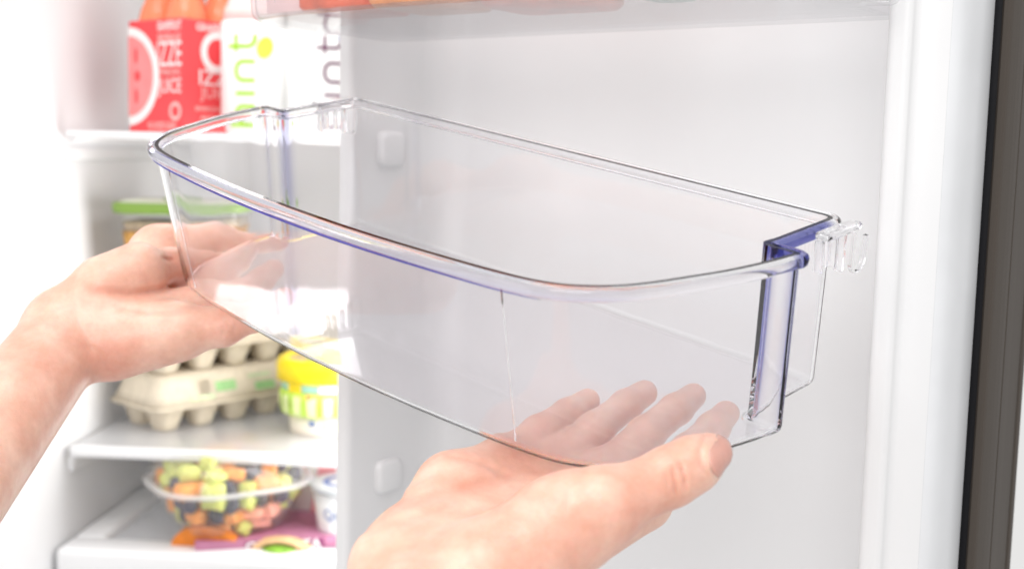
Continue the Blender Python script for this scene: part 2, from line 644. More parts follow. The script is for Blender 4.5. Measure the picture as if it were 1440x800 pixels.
# added fill light: unseen upright strip in the right inner wall, behind the open door
fpart('fill_strip', box(XR - 0.008, XR - 0.002, 0.09, 0.33, fz(z_low) - 0.02, fz(z_up) - 0.03, 0.002, 2), 'trim')
lc = Mf @ Vector((XR - 0.012, 0.21, (fz(z_low) + fz(z_up)) / 2 - 0.02))
area_lamp('fill_lamp', lc, lc + (Mf.to_3x3() @ Vector((-1, 0.0, 0))), 0.22, 0.40, 1.9, (1, 0.99, 0.985)).rotation_euler.rotate_axis('Z', 0)

# ------------------------------------------------------------------ door, part of the refrigerator
DA = RAD(36)
U = Vector((math.cos(DA), -math.sin(DA), 0))
N = Vector((-math.sin(DA), -math.cos(DA), 0))          # out of the door's inner face, towards the room
Lp = P(492, 400, 0.95)
d = ray(1225, 400)
# intersect the ray's ground track with the line Lp + w U
A2 = np.array([[U.x, -d.x], [U.y, -d.y]])
w_, s_ = np.linalg.solve(A2, np.array([CAM.x - Lp.x, CAM.y - Lp.y]))
WD = float(w_)
Md = Matrix((U, -N, Vector((0, 0, 1)))).transposed().to_4x4()   # x along the door, y into it, z up
Md.translation = Vector((Lp.x, Lp.y, 0))
DZ0, DZ1 = 0.62, 1.72
DEP = 0.113


def arc(cx, cy_, r, a0, a1, n=5):
    return [(cx + r * math.cos(RAD(a0 + (a1 - a0) * i / n)), cy_ + r * math.sin(RAD(a0 + (a1 - a0) * i / n))) for i in range(n + 1)]


prof = [(-0.062, DEP - 0.02), (-0.045, DEP - 0.022), (-0.030, DEP - 0.05), (-0.017, 0.010)]
prof += arc(-0.010, 0.0065, 0.0065, 190, 270, 4) + arc(-0.006, 0.0060, 0.0060, 270, 360, 5)
prof += [(0.0005, 0.03), (0.0015, DEP - 0.03)] + arc(0.0315, DEP - 0.030, 0.030, 180, 90, 7)
prof += [(0.10, DEP + 0.001), (WD / 2, DEP + 0.002), (WD - 0.10, DEP + 0.001)]
prof += arc(WD - 0.0315, DEP - 0.030, 0.030, 90, 0, 7) + [(WD - 0.0005, 0.03)]
prof += arc(WD + 0.006, 0.006, 0.006, 180, 270, 5) + arc(WD + 0.0100, 0.006, 0.006, 270, 325, 5)
prof += [(WD + 0.0150, 0.0032), (WD + 0.0165, 0.0050), (WD + 0.0185, 0.0062), (WD + 0.022, 0.0072), (WD + 0.028, 0.0098), (WD + 0.033, 0.0130)]
V, F = [], []
for z in (DZ0, DZ1):
    for x, y in prof:
        V.append((x, y, z))
n = len(prof)
for i in range(n - 1):
    F.append([i, i + 1, n + i + 1, n + i])
door = mk('door', V, F, 'liner', fridge, W=Md)
sharp(door, 40)


def dpart(name, shape, mat, deg=35):
    o = mk(name, *shape, mat, door, W=Md)
    return sharp(fixn(o), deg)


GX = WD + 0.033
gp = [(GX, 0.0131), (GX + 0.003, 0.0155), (GX + 0.0055, 0.0200), (GX + 0.0070, 0.028), (GX + 0.0078, 0.045), (GX + 0.0080, 0.068), (GX, 0.078)]
dpart('gasket', loft([[(x, y, z) for x, y in gp] for z in (DZ0, DZ1)]), 'gasket', 60)
dpart('gasket_gap', box(GX + 0.0040, GX + 0.0100, 0.0785, 0.087, DZ0, DZ1), 'black')
EX = GX + 0.0108
dpart('steel_edge', loft([[(x, y, z) for x, y in [(EX, 0.0745), (EX + 0.0015, 0.0725), (EX + 0.0055, 0.0725), (EX + 0.0065, 0.0745),
                                                 (EX + 0.0068, 0.105), (EX + 0.0060, 0.1055), (EX + 0.0060, 0.1075), (EX + 0.0068, 0.108), (EX + 0.0066, 0.148), (EX, 0.148)]] for z in (DZ0, DZ1)]), 'steel', 30)
dpart('steel_face', box(-0.064, EX + 0.008, 0.1495, 0.158, DZ0, DZ1, 0.002, 2), 'steel')
dpart('hinge_edge', box(-0.064, -0.058, DEP - 0.022, 0.149, DZ0, DZ1, 0.001, 1), 'steel')
# moulded knobs that carry the bins, on both inner rims
kz1 = P(551, 208, 1.0).z
kz2 = P(560, 668, 1.0).z


def knob(z, left=True, y=0.045):
    s = 1 if left else -1
    x0 = 0.0 if left else WD
    rings = []
    for off, sc in ((0.0, 1.0), (0.005, 0.97), (0.0075, 0.88), (0.0085, 0.70)):
        rr = rrect(0.030 * sc, 0.027 * sc, 0.007 * sc, 0, 4)
        rings.append([(x0 + s * (off - 0.001), y + c[0], z + c[1] * (1.0 if c[1] > 0 else 1.15)) for c in rr])
    dpart('bin_support', loft(rings), 'liner', 50)


for z in (kz1, kz2):
    knob(z, True)
    knob(z, False)

# ------------------------------------------------------------------ door bins
BH, TH = 0.0961, 0.0026
half = [(0.2225, -0.0665), (0.2205, -0.083), (0.2177, -0.0975), (0.2140, -0.112), (0.2085, -0.128), (0.2010, -0.148), (0.1925, -0.1640),
        (0.180, -0.1775), (0.165, -0.1862), (0.143, -0.1915), (0.11, -0.1955), (0.07, -0.1990), (0.035, -0.2007), (0.0, -0.2012)]


def catmull(pts, n=8):
    out = []
    for i in range(len(pts) - 1):
        p0, p1, p2, p3 = [np.array(pts[max(0, min(len(pts) - 1, i + k))]) for k in (-1, 0, 1, 2)]
        for j in range(n):
            t = j / n
            out.append(tuple(0.5 * ((2 * p1) + (-p0 + p2) * t + (2 * p0 - 5 * p1 + 4 * p2 - p3) * t * t + (-p0 + 3 * p1 - 3 * p2 + p3) * t ** 3)))
    out.append(tuple(pts[-1]))
    return out


def fillet(prev, c, nxt, r, n=4):
    p, c_, q = np.array(prev), np.array(c), np.array(nxt)
    a = (p - c_) / np.linalg.norm(p - c_)
    b = (q - c_) / np.linalg.norm(q - c_)
    out = []
    for i in range(n + 1):
        t = i / n
        e0, e2 = c_ + a * r, c_ + b * r
        out.append(tuple((1 - t) ** 2 * e0 + 2 * t * (1 - t) * c_ + t * t * e2))
    return out


def bin_outline():
    h = catmull(half)                                   # outer step corner -> front centre, right half
    right = [(0.0, 0.0), (0.1, 0.0), (0.17, 0.0)] + fillet((0.1, 0), (0.2, 0), (0.2, -0.06), 0.008, 5) + [(0.2, -0.014), (0.2, -0.035), (0.2, -0.050), (0.2, -0.0545)]
    right += fillet((0.2, 0), (0.2, -0.063), (0.2217, -0.063), 0.0045, 5) + [(0.2075, -0.063), (0.2108, -0.063)]
    right += fillet((0.2, -0.063), (0.2222, -0.063), h[7], 0.0072, 5)
    right += h[6:]
    left = [(-x, y) for x, y in right[1:-1]][::-1]
    return right + left                                  # clockwise seen from above, starting at the back centre


OUT = np.array(bin_outline())
_f = np.clip((-OUT[:, 1] - 0.060) / 0.012, 0, 1)
_t = np.roll(OUT, -1, 0) - np.roll(OUT, 1, 0)
_t /= np.linalg.norm(_t, axis=1)[:, None]
OUT = OUT - np.c_[-_t[:, 1], _t[:, 0]] * (0.0036 * _f * (np.abs(_t[:, 0]) + np.abs(_t[:, 1]) > 0))[:, None]


STEP = np.array([[0.200, -0.063], [0.2217, -0.063]])
THK = np.zeros(len(OUT))
for c_ in STEP:
    THK = np.maximum(THK, np.exp(-((np.abs(OUT[:, 0]) - c_[0]) ** 2 + (OUT[:, 1] - c_[1]) ** 2) / 0.0055 ** 2))
THK = 0.0014 * THK


def off_curve(Pn, o):
    """offset outwards by o; the wall is thicker at the moulded steps"""
    if o <= -TH + 1e-9:
        o = (o - THK)[:, None]
    nx = np.roll(Pn, -1, 0) - np.roll(Pn, 1, 0)
    nx /= np.linalg.norm(nx, axis=1)[:, None]
    nor = np.c_[-nx[:, 1], nx[:, 0]]                    # clockwise outline: left of travel is outside
    return Pn + nor * o


def draft(s):
    Q = OUT.copy()
    Q[:, 0] *= 1 - 0.004 * s
    f = np.clip((-Q[:, 1] - 0.063) / 0.138, 0, 1)
    Q[:, 1] += 0.0150 * s * f
    return Q


def bin_body():
    rings = []
    zt = -0.0008

    def at(z, o):
        s = min(1.0, -z / BH)
        return [(x, y, z) for x, y in off_curve(draft(s), o)]

    # outside from the rim down, round the bottom edge, then inside up again
    for z in (zt, zt - 0.0008, -0.0055, -0.0075, -0.03, -0.06, -BH + 0.0055):
        rings.append(at(z, 0))
    for k in range(1, 5):
        t = RAD(90 * k / 4)
        rings.append(at(-BH + 0.0055 - 0.0055 * math.sin(t), -0.0055 * (1 - math.cos(t))))
    n0 = len(rings)
    inner = []
    for k in range(0, 4):
        t = RAD(90 * (3 - k) / 3)
        inner.append(at(-BH + 0.0055 - 0.0028 * math.sin(t), -TH - 0.0028 * (1 - math.cos(t))))
    for z in (-0.06, -0.03, -0.0075, -0.0055, zt - 0.0008, zt):
        inner.append(at(z, -TH))
    n = len(OUT)
    V, F = [], []
    for r in rings + inner:
        V += r
    R = len(rings)

    def quads(j):
        for i in range(n):
            k = (i + 1) % n
            F.append([j * n + i, j * n + k, (j + 1) * n + k, (j + 1) * n + i])
    for j in range(R - 1):
        quads(j)
    for j in range(R, R + len(inner) - 1):
        quads(j)
    # rim land
    T = (R + len(inner) - 1) * n
    for i in range(n):
        k = (i + 1) % n
        F.append([T + i, T + k, k, i])
    def cap(base):
        for tri in tessellate_polygon([[Vector(V[base + q]) for q in range(n)]]):
            F.append([base + q for q in tri])
    cap((R - 1) * n)
    cap(R * n)
    return V, F


def bin_rim():
    sec = [(0.0002, -0.0072), (0.0002, -0.0010), (0.0008, -0.0003), (0.0024, -0.0002), (0.0038, -0.0011), (0.0046, -0.0031), (0.0042, -0.0053), (0.0028, -0.0068), (0.0011, -0.0073)]
    D0 = draft(0)
    rings = [[(x, y, z) for x, y in off_curve(D0, o)] for o, z in sec]
    n = len(OUT)
    V, F = [], []
    for r in rings:
        V += r
    m = len(rings)
    for j in range(m):
        jj = (j + 1) % m
        for i in range(n):
            k = (i + 1) % n
            F.append([j * n + i, j * n + k, jj * n + k, jj * n + i])
    return V, F


def bin_hook(s):
    parts = []
    x0 = 0.2046
    b = box(x0, x0 + 0.0085, -0.030, 0.0030, -0.0052, -0.0010, 0.0016, 3)
    parts.append(b)
    for y, w, h in ((-0.0285, 0.0018, 0.017), (-0.0225, 0.0018, 0.015), (-0.0150, 0.0020, 0.017), (-0.0080, 0.0030, 0.021)):
        parts.append(box(x0 - 0.0004, x0 + 0.0050, y, y + w, -0.0058 - h, -0.0058, 0.0009, 2))
    # U shaped catch at the back
    ring = []
    for k in range(13):
        t = RAD(180 + 180 * k / 12)
        ring.append((math.cos(t), math.sin(t)))
    path = [(-0.0062, -0.0062)] + [(c[0] * 0.0062, -0.022 + c[1] * 0.007) for c in ring] + [(0.0062, -0.010)]
    rr = []
    for i, (yy, zz) in enumerate(path):
        rr.append([(x0 + 0.0066 + dx, yy + 0.004 + dy, zz) for dx, dy in ((-0.0011, -0.0011), (0.0011, -0.0011), (0.0011, 0.0011), (-0.0011, 0.0011))])
    parts.append(loft(rr))
    V, F = join(parts)
    V = [Vector((v.x * s, v.y, v.z)) for v in V]
    return V, F


def make_bin(label, mat4, mat):
    t = thing('door_bin', label, 'door bin', mat4, 'clear refrigerator door bins')
    body = sharp(fixn(mk('bin_body', *bin_body(), mat, t)), 30)
    if mat == 'bin':
        def depth(v):  # blue refraction painted on the step corners, strongest at the right end
            dd = min(math.hypot(v.x - 0.2003, v.y + 0.0625), 0.95 * math.hypot(v.x - 0.2182, v.y + 0.0640))
            w = math.exp(-(dd / 0.0028) ** 2) * (0.25 + 0.75 * min(1, max(0, (v.z + BH) / 0.03)))
            dl = min(math.hypot(v.x + 0.2003, v.y + 0.0625), math.hypot(v.x + 0.2205, v.y + 0.0635))
            w = max(w, 0.42 * math.exp(-(dl / 0.0034) ** 2))
            if v.x > 0.19 and v.z > -0.006 and -0.07 < v.y < -0.009:
                w = max(w, 0.5)
            return w
        set_edge_tint(body, depth)
    for p in body.data.polygons:                      # the flat floor keeps flat normals
        if abs(p.normal.z) > 0.9995:
            p.use_smooth = False
    ring_ = [(x, y, -BH + 0.0034) for x, y in off_curve(draft(1), -0.0066)]
    if mat == 'bin':
        mk('floor_veil', ring_, [list(q) for q in tessellate_polygon([[Vector(p) for p in ring_]])], 'floor_veil', t, smooth=False)  # added sheet; its haze stands in for white reflections on the floor
    rim = sharp(fixn(mk('rim', *bin_rim(), mat, t)), 40)
    if mat == 'bin':
        set_edge_tint(rim, lambda v: 0.5 if (v.x > 0.19 and -0.070 < v.y < -0.009) else (0.14 * min(1, max(0, (-0.15 - v.y) / 0.02)) if v.z < -0.0045 else 0.0))  # painted blue refraction: right end and underside of the front
    for s in (1, -1):
        sharp(fixn(mk('hook', *bin_hook(s), mat, t)), 35)
        # added bead under the front rim; its blue stands in for a reflection line
        if s > 0:
            D = off_curve(draft(0.07), 0.0030)
            ids = [k for k in range(len(D)) if D[k][1] < -0.150 and -0.175 < D[k][0] < 0.165]
            rg = []
            for k in ids:
                tn = D[(k + 1) % len(D)] - D[k - 1]
                tn /= np.linalg.norm(tn)
                nr = np.array([-tn[1], tn[0]])
                rad = 0.0008 * min(1, 0.15 + 0.025 * min(k - ids[0], ids[-1] - k))
                rg.append([(*(D[k] + nr * rad * math.cos(q * math.pi / 3)), -0.0078 + rad * math.sin(q * math.pi / 3)) for q in range(6)])
            fixn(mk('reflection_bead', *loft(rg), 'rim_glint' if mat == 'bin' else mat, t))
        # fine mould seam running down the front wall
        i = int(np.argmin(np.hypot(OUT[:, 0] - s * 0.143, OUT[:, 1] + 0.1915)))
        rings = []
        for k in range(9):
            z = -0.0085 - (BH - 0.0085 - 0.008) * k / 8
            D = off_curve(draft(-z / BH), 0.0001)
            c = D[i]
            tn = D[(i + 1) % len(D)] - D[i - 1]
            tn /= np.linalg.norm(tn)
            nr = np.array([-tn[1], tn[0]])
            a, b, e = c - tn * 0.0005, c + nr * 0.0005, c + tn * 0.0005
            rings.append([(a[0], a[1], z), (b[0], b[1], z), (e[0], e[1], z)])
        fixn(mk('mould_seam', *loft(rings), mat, t))
    return t


# pose of the held bin, solved from the picture (camera frame: x right, y down, z ahead)
Rb = np.array([[0.708, 0.7061, 0.013], [0.2536, -0.2369, -0.9378], [-0.6591, 0.6673, -0.3468]])
tb = np.array([0.0264, -0.0862, 0.7543])
uu, ss, vv = np.linalg.svd(Rb)
Rb = uu @ vv
C3 = np.array([list(rgt), list(-upv), list(fwd)]).T
Rw = C3 @ Rb
tw = C3 @ tb + np.array(CAM)
Mb = Matrix([list(Rw[i]) + [tw[i]] for i in range(3)] + [[0, 0, 0, 1]])
make_bin('clear plastic door bin with curved front held up by two hands', Mb, 'bin')

zub = P(1240, 24, 0.72).z - 0.001
Mu = Md @ Matrix.Translation((WD / 2 - 0.002, 0.046, zub + BH)) @ Matrix.Diagonal((1.03, 1.03, 1.0, 1))
make_bin('clear door bin hanging on the open door above, cut off by the picture top', Mu, 'upper_bin')

# ------------------------------------------------------------------ hands (implicit round-cone bodies, polygonised)
BinF = Mb


def under(px, py, off):
    """point on the pixel's line of sight lying off below the underside of the held bin"""
    n = Vector(Rw[:, 2])
    p0 = Vector(tw) + n * (-BH - off - 0.0032)
    d_ = ray(px, py)
    return CAM + d_ * ((p0 - CAM).dot(n) / d_.dot(n))


def smin(a, b, k):
    h = np.maximum(k - np.abs(a - b), 0) / k
    return np.minimum(a, b) - h * h * k * 0.25


class Hand:
    def __init__(self, vox=0.0012):
        self.groups = []            # (k_inner, k_to_palm, [prims])
        self.grooves = []           # (pixel polyline, amp, width, dmin, dmax)
        self.blush = []
        self.vox = vox

    def group(self, k, kp, prims):
        self.groups.append((k, kp, prims))

    @staticmethod
    def prim(pr, X):
        if pr[0] == 'c':
            _, a, b, r1, r2 = pr
            ba = b - a
            pa = X - a
            t = np.clip((pa @ ba) / (ba @ ba), 0, 1)
            dd = pa - t[..., None] * ba
            return np.sqrt((dd * dd).sum(-1)) - (r1 + (r2 - r1) * t)
        _, c, ax, rad = pr           # ellipsoid with axes rows ax
        q = (X - c) @ ax.T
        k0 = np.sqrt(((q / rad) ** 2).sum(-1))
        k1 = np.sqrt(((q / rad ** 2) ** 2).sum(-1))
        return k0 * (k0 - 1) / np.maximum(k1, 1e-6)

    @staticmethod
    def bounds(pr):
        if pr[0] == 'c':
            r = max(pr[3], pr[4])
            return np.minimum(pr[1], pr[2]) - r, np.maximum(pr[1], pr[2]) + r
        r = pr[3].max()
        return pr[1] - r, pr[1] + r

    def build(self):
        lo = np.min([self.bounds(p)[0] for g in self.groups for p in g[2]], 0) - 0.008
        hi = np.max([self.bounds(p)[1] for g in self.groups for p in g[2]], 0) + 0.008
        # do not polygonise far outside the picture
        h = self.vox
        n = np.ceil((hi - lo) / h).astype(int) + 1
        ax = [(lo[i] + h * np.arange(n[i])).astype(np.float32) for i in range(3)]
        big = 0.05

        def evalg(prims, k):
            D = np.full(n, big, np.float32)
            for pr in prims:
                a, b = self.bounds(pr)
                m = 0.016
                i0 = np.clip(((a - m - lo) / h).astype(int), 0, n - 1)
                i1 = np.clip(((b + m - lo) / h).astype(int) + 2, 1, n)
                sl = tuple(slice(i0[j], i1[j]) for j in range(3))
                X = np.stack(np.meshgrid(ax[0][sl[0]], ax[1][sl[1]], ax[2][sl[2]], indexing='ij'), -1).astype(np.float32)
                pr2 = tuple(q.astype(np.float32) if isinstance(q, np.ndarray) else q for q in pr)
                D[sl] = smin(D[sl], self.prim(pr2, X).astype(np.float32), k)
            return D
        palm = evalg(self.groups[0][2], self.groups[0][0])
        res = palm
        for k, kp, prims in self.groups[1:]:
            Dg = smin(palm, evalg(prims, k), kp)
            res = smin(res, Dg, 0.0022)
        # grooves along pixel polylines
        if self.grooves:
            idx = np.argwhere(np.abs(res) < 0.006)
            X = np.stack([ax[j][idx[:, j]] for j in range(3)], -1).astype(np.float64)
            rel = X - np.array(CAM)
            dz = rel @ np.array(fwd)
            px = 720 + FPX * (rel @ np.array(rgt)) / dz
            py = 400 - FPX * (rel @ np.array(upv)) / dz
            add = np.zeros(len(X))
            for poly, amp, wid, d0, d1 in self.grooves:
                best = np.full(len(X), 1e9)
                tt = np.zeros(len(X))
                L = len(poly) - 1
                for i in range(L):
                    a = np.array(poly[i], float)
                    b = np.array(poly[i + 1], float)
                    ba = b - a
                    t = np.clip(((px - a[0]) * ba[0] + (py - a[1]) * ba[1]) / (ba @ ba), 0, 1)
                    e = np.hypot(px - a[0] - t * ba[0], py - a[1] - t * ba[1])
                    s = e < best
                    best[s] = e[s]
                    tt[s] = (i + t[s]) / L
                mm = best * dz / FPX
                fade = np.minimum(1, 4 * np.minimum(tt, 1 - tt) + 0.15)
                add += amp * fade * np.exp(-(mm / wid) ** 2) * ((dz > d0) & (dz < d1))
            res[idx[:, 0], idx[:, 1], idx[:, 2]] += add.astype(np.float32)
        # naive surface nets
        ins = res < 0
        nc = n - 1
        acc = np.zeros((*nc, 3), np.float32)
        cnt = np.zeros(nc, np.float32)
        corners = [(i, j, k) for i in (0, 1) for j in (0, 1) for k in (0, 1)]

        def cs(c):
            return tuple(slice(c[j], c[j] + nc[j]) for j in range(3))
        for c in corners:
            for axis in range(3):
                if c[axis] == 1:
                    continue
                e = list(c)
                e[axis] = 1
                d0, d1 = res[cs(c)], res[cs(e)]
                cross = ins[cs(c)] != ins[cs(e)]
                t = np.where(cross, d0 / np.where(cross, d0 - d1, 1), 0)
                for j in range(3):
                    acc[..., j] += np.where(cross, c[j] + (t if j == axis else 0), 0)
                cnt += cross
        act = cnt > 0
        vid = np.full(nc, -1, np.int64)
        vid[act] = np.arange(act.sum())
        cells = np.argwhere(act)
        V = (cells + acc[act] / cnt[act][:, None]) * h + lo
        Fq = []
        for axis in range(3):
            a1, a2 = (axis + 1) % 3, (axis + 2) % 3
            s0 = [slice(None)] * 3
            s1 = [slice(None)] * 3
            s0[axis] = slice(0, n[axis] - 1)
            s1[axis] = slice(1, n[axis])
            ch = ins[tuple(s0)] != ins[tuple(s1)]
            e = np.argwhere(ch)
            ok = (e[:, a1] > 0) & (e[:, a2] > 0) & (e[:, a1] < nc[a1]) & (e[:, a2] < nc[a2])
            e = e[ok]
            first = ins[e[:, 0], e[:, 1], e[:, 2]]
            q = []
            for o1, o2 in ((0, 0), (1, 0), (1, 1), (0, 1)):
                f = e.copy()
                f[:, a1] -= o1
                f[:, a2] -= o2
                q.append(vid[f[:, 0], f[:, 1], f[:, 2]])
            q = np.stack(q, 1)
            q[~first] = q[~first][:, ::-1]
            Fq.append(q)
        Fq = np.concatenate(Fq)
        Fq = Fq[(Fq >= 0).all(1)]
        # light smoothing
        for _ in range(2):
            S = np.zeros_like(V)
            c = np.zeros(len(V))
            for i in range(4):
                a, b = Fq[:, i], Fq[:, (i + 1) % 4]
                np.add.at(S, a, V[b])
                np.add.at(c, a, 1)
            V = V * 0.5 + 0.5 * S / np.maximum(c, 1)[:, None]
        return V, Fq

    def sdf(self, X):
        palm = None
        for pr in self.groups[0][2]:
            dd = self.prim(pr, X)
            palm = dd if palm is None else smin(palm, dd, self.groups[0][0])
        res = palm
        for k, kp, prims in self.groups[1:]:
            g = None
            for pr in prims:
                dd = self.prim(pr, X)
                g = dd if g is None else smin(g, dd, k)
            res = smin(res, smin(palm, g, kp), 0.0022)
        return res


def A3(v):
    return np.array([v[0], v[1], v[2]], float)


def cone(a, b, r1, r2):
    return ('c', A3(a), A3(b), r1, r2)


def ell(c, x, y, rad):
    x = A3(x)
    x /= np.linalg.norm(x)
    y = A3(y)
    y = y - x * (x @ y)
    y /= np.linalg.norm(y)
    return ('e', A3(c), np.array([x, y, np.cross(x, y)]), np.array(rad, float))


def chain(pts, rs):
    return [cone(pts[i], pts[i + 1], rs[i], rs[i + 1]) for i in range(len(pts) - 1)]


def finish_hand(H, label, origin):
    V, Fq = H.build()
    me = bpy.data.meshes.new('hand')
    o0 = A3(origin)
    me.from_pydata((V - o0).tolist(), [], Fq.tolist())
    me.materials.append(MAT['skin'])
    me.polygons.foreach_set('use_smooth', [True] * len(me.polygons))
    bl = np.zeros(len(V))
    for c, r, a in H.blush:
        bl = np.maximum(bl, a * np.exp(-(((V - A3(c)) ** 2).sum(1)) / r ** 2))
    rel = V - np.array(CAM)
    dz = rel @ np.array(fwd)
    px = 720 + FPX * (rel @ np.array(rgt)) / dz
    py = 400 - FPX * (rel @ np.array(upv)) / dz
    for poly, amp, wid, d0, d1 in H.grooves:
        best = np.full(len(V), 1e9)
        for i in range(len(poly) - 1):
            a, b = np.array(poly[i], float), np.array(poly[i + 1], float)
            t = np.clip(((px - a[0]) * (b - a)[0] + (py - a[1]) * (b - a)[1]) / ((b - a) @ (b - a)), 0, 1)
            best = np.minimum(best, np.hypot(px - a[0] - t * (b - a)[0], py - a[1] - t * (b - a)[1]))
        mm = best * dz / FPX
        bl = np.maximum(bl, min(0.45, amp * 230) * np.exp(-(mm / (wid * 1.3)) ** 2) * ((dz > d0) & (dz < d1)))
    at = me.attributes.new('blush', 'FLOAT', 'POINT')
    at.data.foreach_set('value', bl.astype(np.float32))
    o = bpy.data.objects.new('hand', me)
    COL.objects.link(o)
    o.location = origin
    FRAME[o] = Matrix.Translation(origin)
    tag(o, label, 'hand', 'hands holding the bin')
    return o


def nail(H, hand, base, direc, normal, length, width, name='nail'):
    """a nail laid on the skin: rows from the root to the free edge, sunk at the sides"""
    d_ = A3(direc)
    d_ /= np.linalg.norm(d_)
    nn = A3(normal)
    nn -= d_ * (d_ @ nn)
    nn /= np.linalg.norm(nn)
    s = np.cross(d_, nn)
    nu, nv = 13, 11
    top, bot = [], []
    for j in range(nv):
        v = j / (nv - 1)
        wv = width / 2 * (1 - 0.55 * max(0, (0.22 - v) / 0.22) ** 2) * (1 - 0.35 * max(0, (v - 0.80) / 0.20) ** 2)
        for i in range(nu):
            u = -1 + 2 * i / (nu - 1)
            vv_ = v - 0.06 * (1 - u * u) * (1 if v < .5 else -1) * abs(v - .5) * 2
            p = A3(base) + d_ * (length * vv_) + s * (u * wv)
            q = p + nn * 0.02
            for _ in range(30):
                dd = float(H.sdf(q[None, :])[0])
                if dd < 0.0001:
                    break
                q = q - nn * dd * 0.9
            lift = 0.0008 * (1 - u ** 4) - 0.0003 + (0.0006 if v > 0.93 else 0)
            top.append(q + nn * lift)
            bot.append(q - nn * 0.0010)
    V = [Vector(p) for p in top + bot]
    F = []
    m = nu * nv
    for j in range(nv - 1):
        for i in range(nu - 1):
            a = j * nu + i
            F.append([a, a + 1, a + nu + 1, a + nu])
            F.append([m + a, m + a + nu, m + a + nu + 1, m + a + 1])
    loop = [i for i in range(nu)] + [j * nu + nu - 1 for j in range(1, nv)] + [(nv - 1) * nu + i for i in range(nu - 2, -1, -1)] + [j * nu for j in range(nv - 2, 0, -1)]
    for k in range(len(loop)):
        a, b = loop[k], loop[(k + 1) % len(loop)]
        F.append([b, a, m + a, m + b])
    return fixn(mk(name, V, F, 'nail', hand, W=Matrix.Identity(4)))


# ---- near hand: palm up under the bin's near end, thumb across the front wall
H1 = Hand(0.0010)
wr = P(585, 885, 0.495)
fa = P(420, 1120, 0.40)
t_cmc = P(720, 815, 0.510)
t_mcp = P(848, 712, 0.528)
t_ip = P(944, 669, 0.5405)
t_tip = P(999, 637, 0.550)
m_i = P(905, 705, 0.590)
m_m = P(850, 672, 0.606)
m_r = P(775, 660, 0.612)
m_p = P(705, 657, 0.606)
H1.group(0.012, 0, [
    cone(fa, wr, 0.029, 0.025),
    cone(wr, m_i, 0.018, 0.0125), cone(wr, m_m, 0.018, 0.0125), cone(wr, m_r, 0.018, 0.0122), cone(wr, m_p, 0.018, 0.0118),
    cone(P(560, 800, 0.530), P(640, 695, 0.580), 0.021, 0.0175),
    cone(P(640, 690, 0.585), m_p, 0.016, 0.011),
    cone(P(690, 810, 0.512), P(800, 735, 0.528), 0.0235, 0.0195),
    cone(P(790, 740, 0.530), t_mcp, 0.019, 0.0145),
])
H1.group(0.005, 0.010, [cone(P(800, 735, 0.530), t_mcp, 0.0172, 0.0148)] + chain([t_mcp, t_ip], [0.0148, 0.0130]) +
         chain([t_ip, P(975, 652, 0.5445), t_tip], [0.0130, 0.0121, 0.0097]))


def finger(Hh, m, pts, rs, k=0.004, kp=0.010):
    Hh.group(k, kp, chain([m] + pts, rs))


finger(H1, m_p, [under(758, 611, 0.0082), under(797, 584, 0.0074), under(826, 566, 0.0066)], [0.0106, 0.0084, 0.0077, 0.0068], kp=0.007)
finger(H1, m_r, [under(838, 606, 0.0098), under(880, 573, 0.0080), under(906, 555, 0.0070)], [0.0114, 0.0092, 0.0084, 0.0072], kp=0.007)
finger(H1, m_m, [under(909, 614, 0.0105), under(950, 579, 0.0082), under(973, 560, 0.0072)], [0.0116, 0.0094, 0.0086, 0.0074], kp=0.007)
finger(H1, m_i, [under(968, 640, 0.0105), under(1002, 606, 0.0080), under(1020, 586, 0.0070)], [0.0117, 0.0093, 0.0084, 0.0072], kp=0.007)
H1.grooves = [
    ([(944, 656), (949, 674), (951, 696)], 0.0017, 0.0011, 0.4, 0.56),
    ([(955, 650), (962, 668), (964, 688)], 0.0016, 0.0011, 0.4, 0.56),
    ([(936, 664), (940, 686)], 0.0010, 0.0010, 0.4, 0.56),
    ([(1012, 606), (992, 614), (984, 632), (985, 652), (996, 668)], 0.0011, 0.0012, 0.4, 0.555),
    ([(798, 664), (800, 690), (794, 730)], 0.0004, 0.0012, 0.4, 0.56),
    ([(525, 708), (585, 700), (650, 688), (725, 668)], 0.0018, 0.0034, 0.4, 0.66),
    ([(545, 738), (600, 724), (650, 702)], 0.0010, 0.0022, 0.4, 0.66),
    ([(625, 640), (680, 652), (715, 668)], 0.0012, 0.0018, 0.4, 0.66),
    ([(480, 740), (510, 748), (560, 742)], 0.0006, 0.0014, 0.4, 0.66),
]
H1.blush = [(t_tip, 0.014, 0.55), (t_ip, 0.014, 0.35), (P(880, 735, .53), 0.028, 0.45), (P(720, 660, .59), 0.03, 0.45), (P(800, 790, .49), 0.04, 0.3)] + \
    [(under(x, y, 0.009), 0.022, 0.12) for x, y in ((830, 572), (905, 566), (962, 572), (1008, 594))] + [(m_p, 0.02, .2), (m_r, .02, .2), (m_m, .02, .2)]
hand1 = finish_hand(H1, 'near hand with palm up, thumb nail showing on the front wall of the bin', wr)
tdir = A3(t_tip) - A3(t_ip)
nail(H1, hand1, A3(t_tip) + tdir / np.linalg.norm(tdir) * (-0.0100), tdir, A3(rgt) * 0.22 - A3(upv) * 0.12 - A3(fwd) * 0.95, 0.0182, 0.0156)

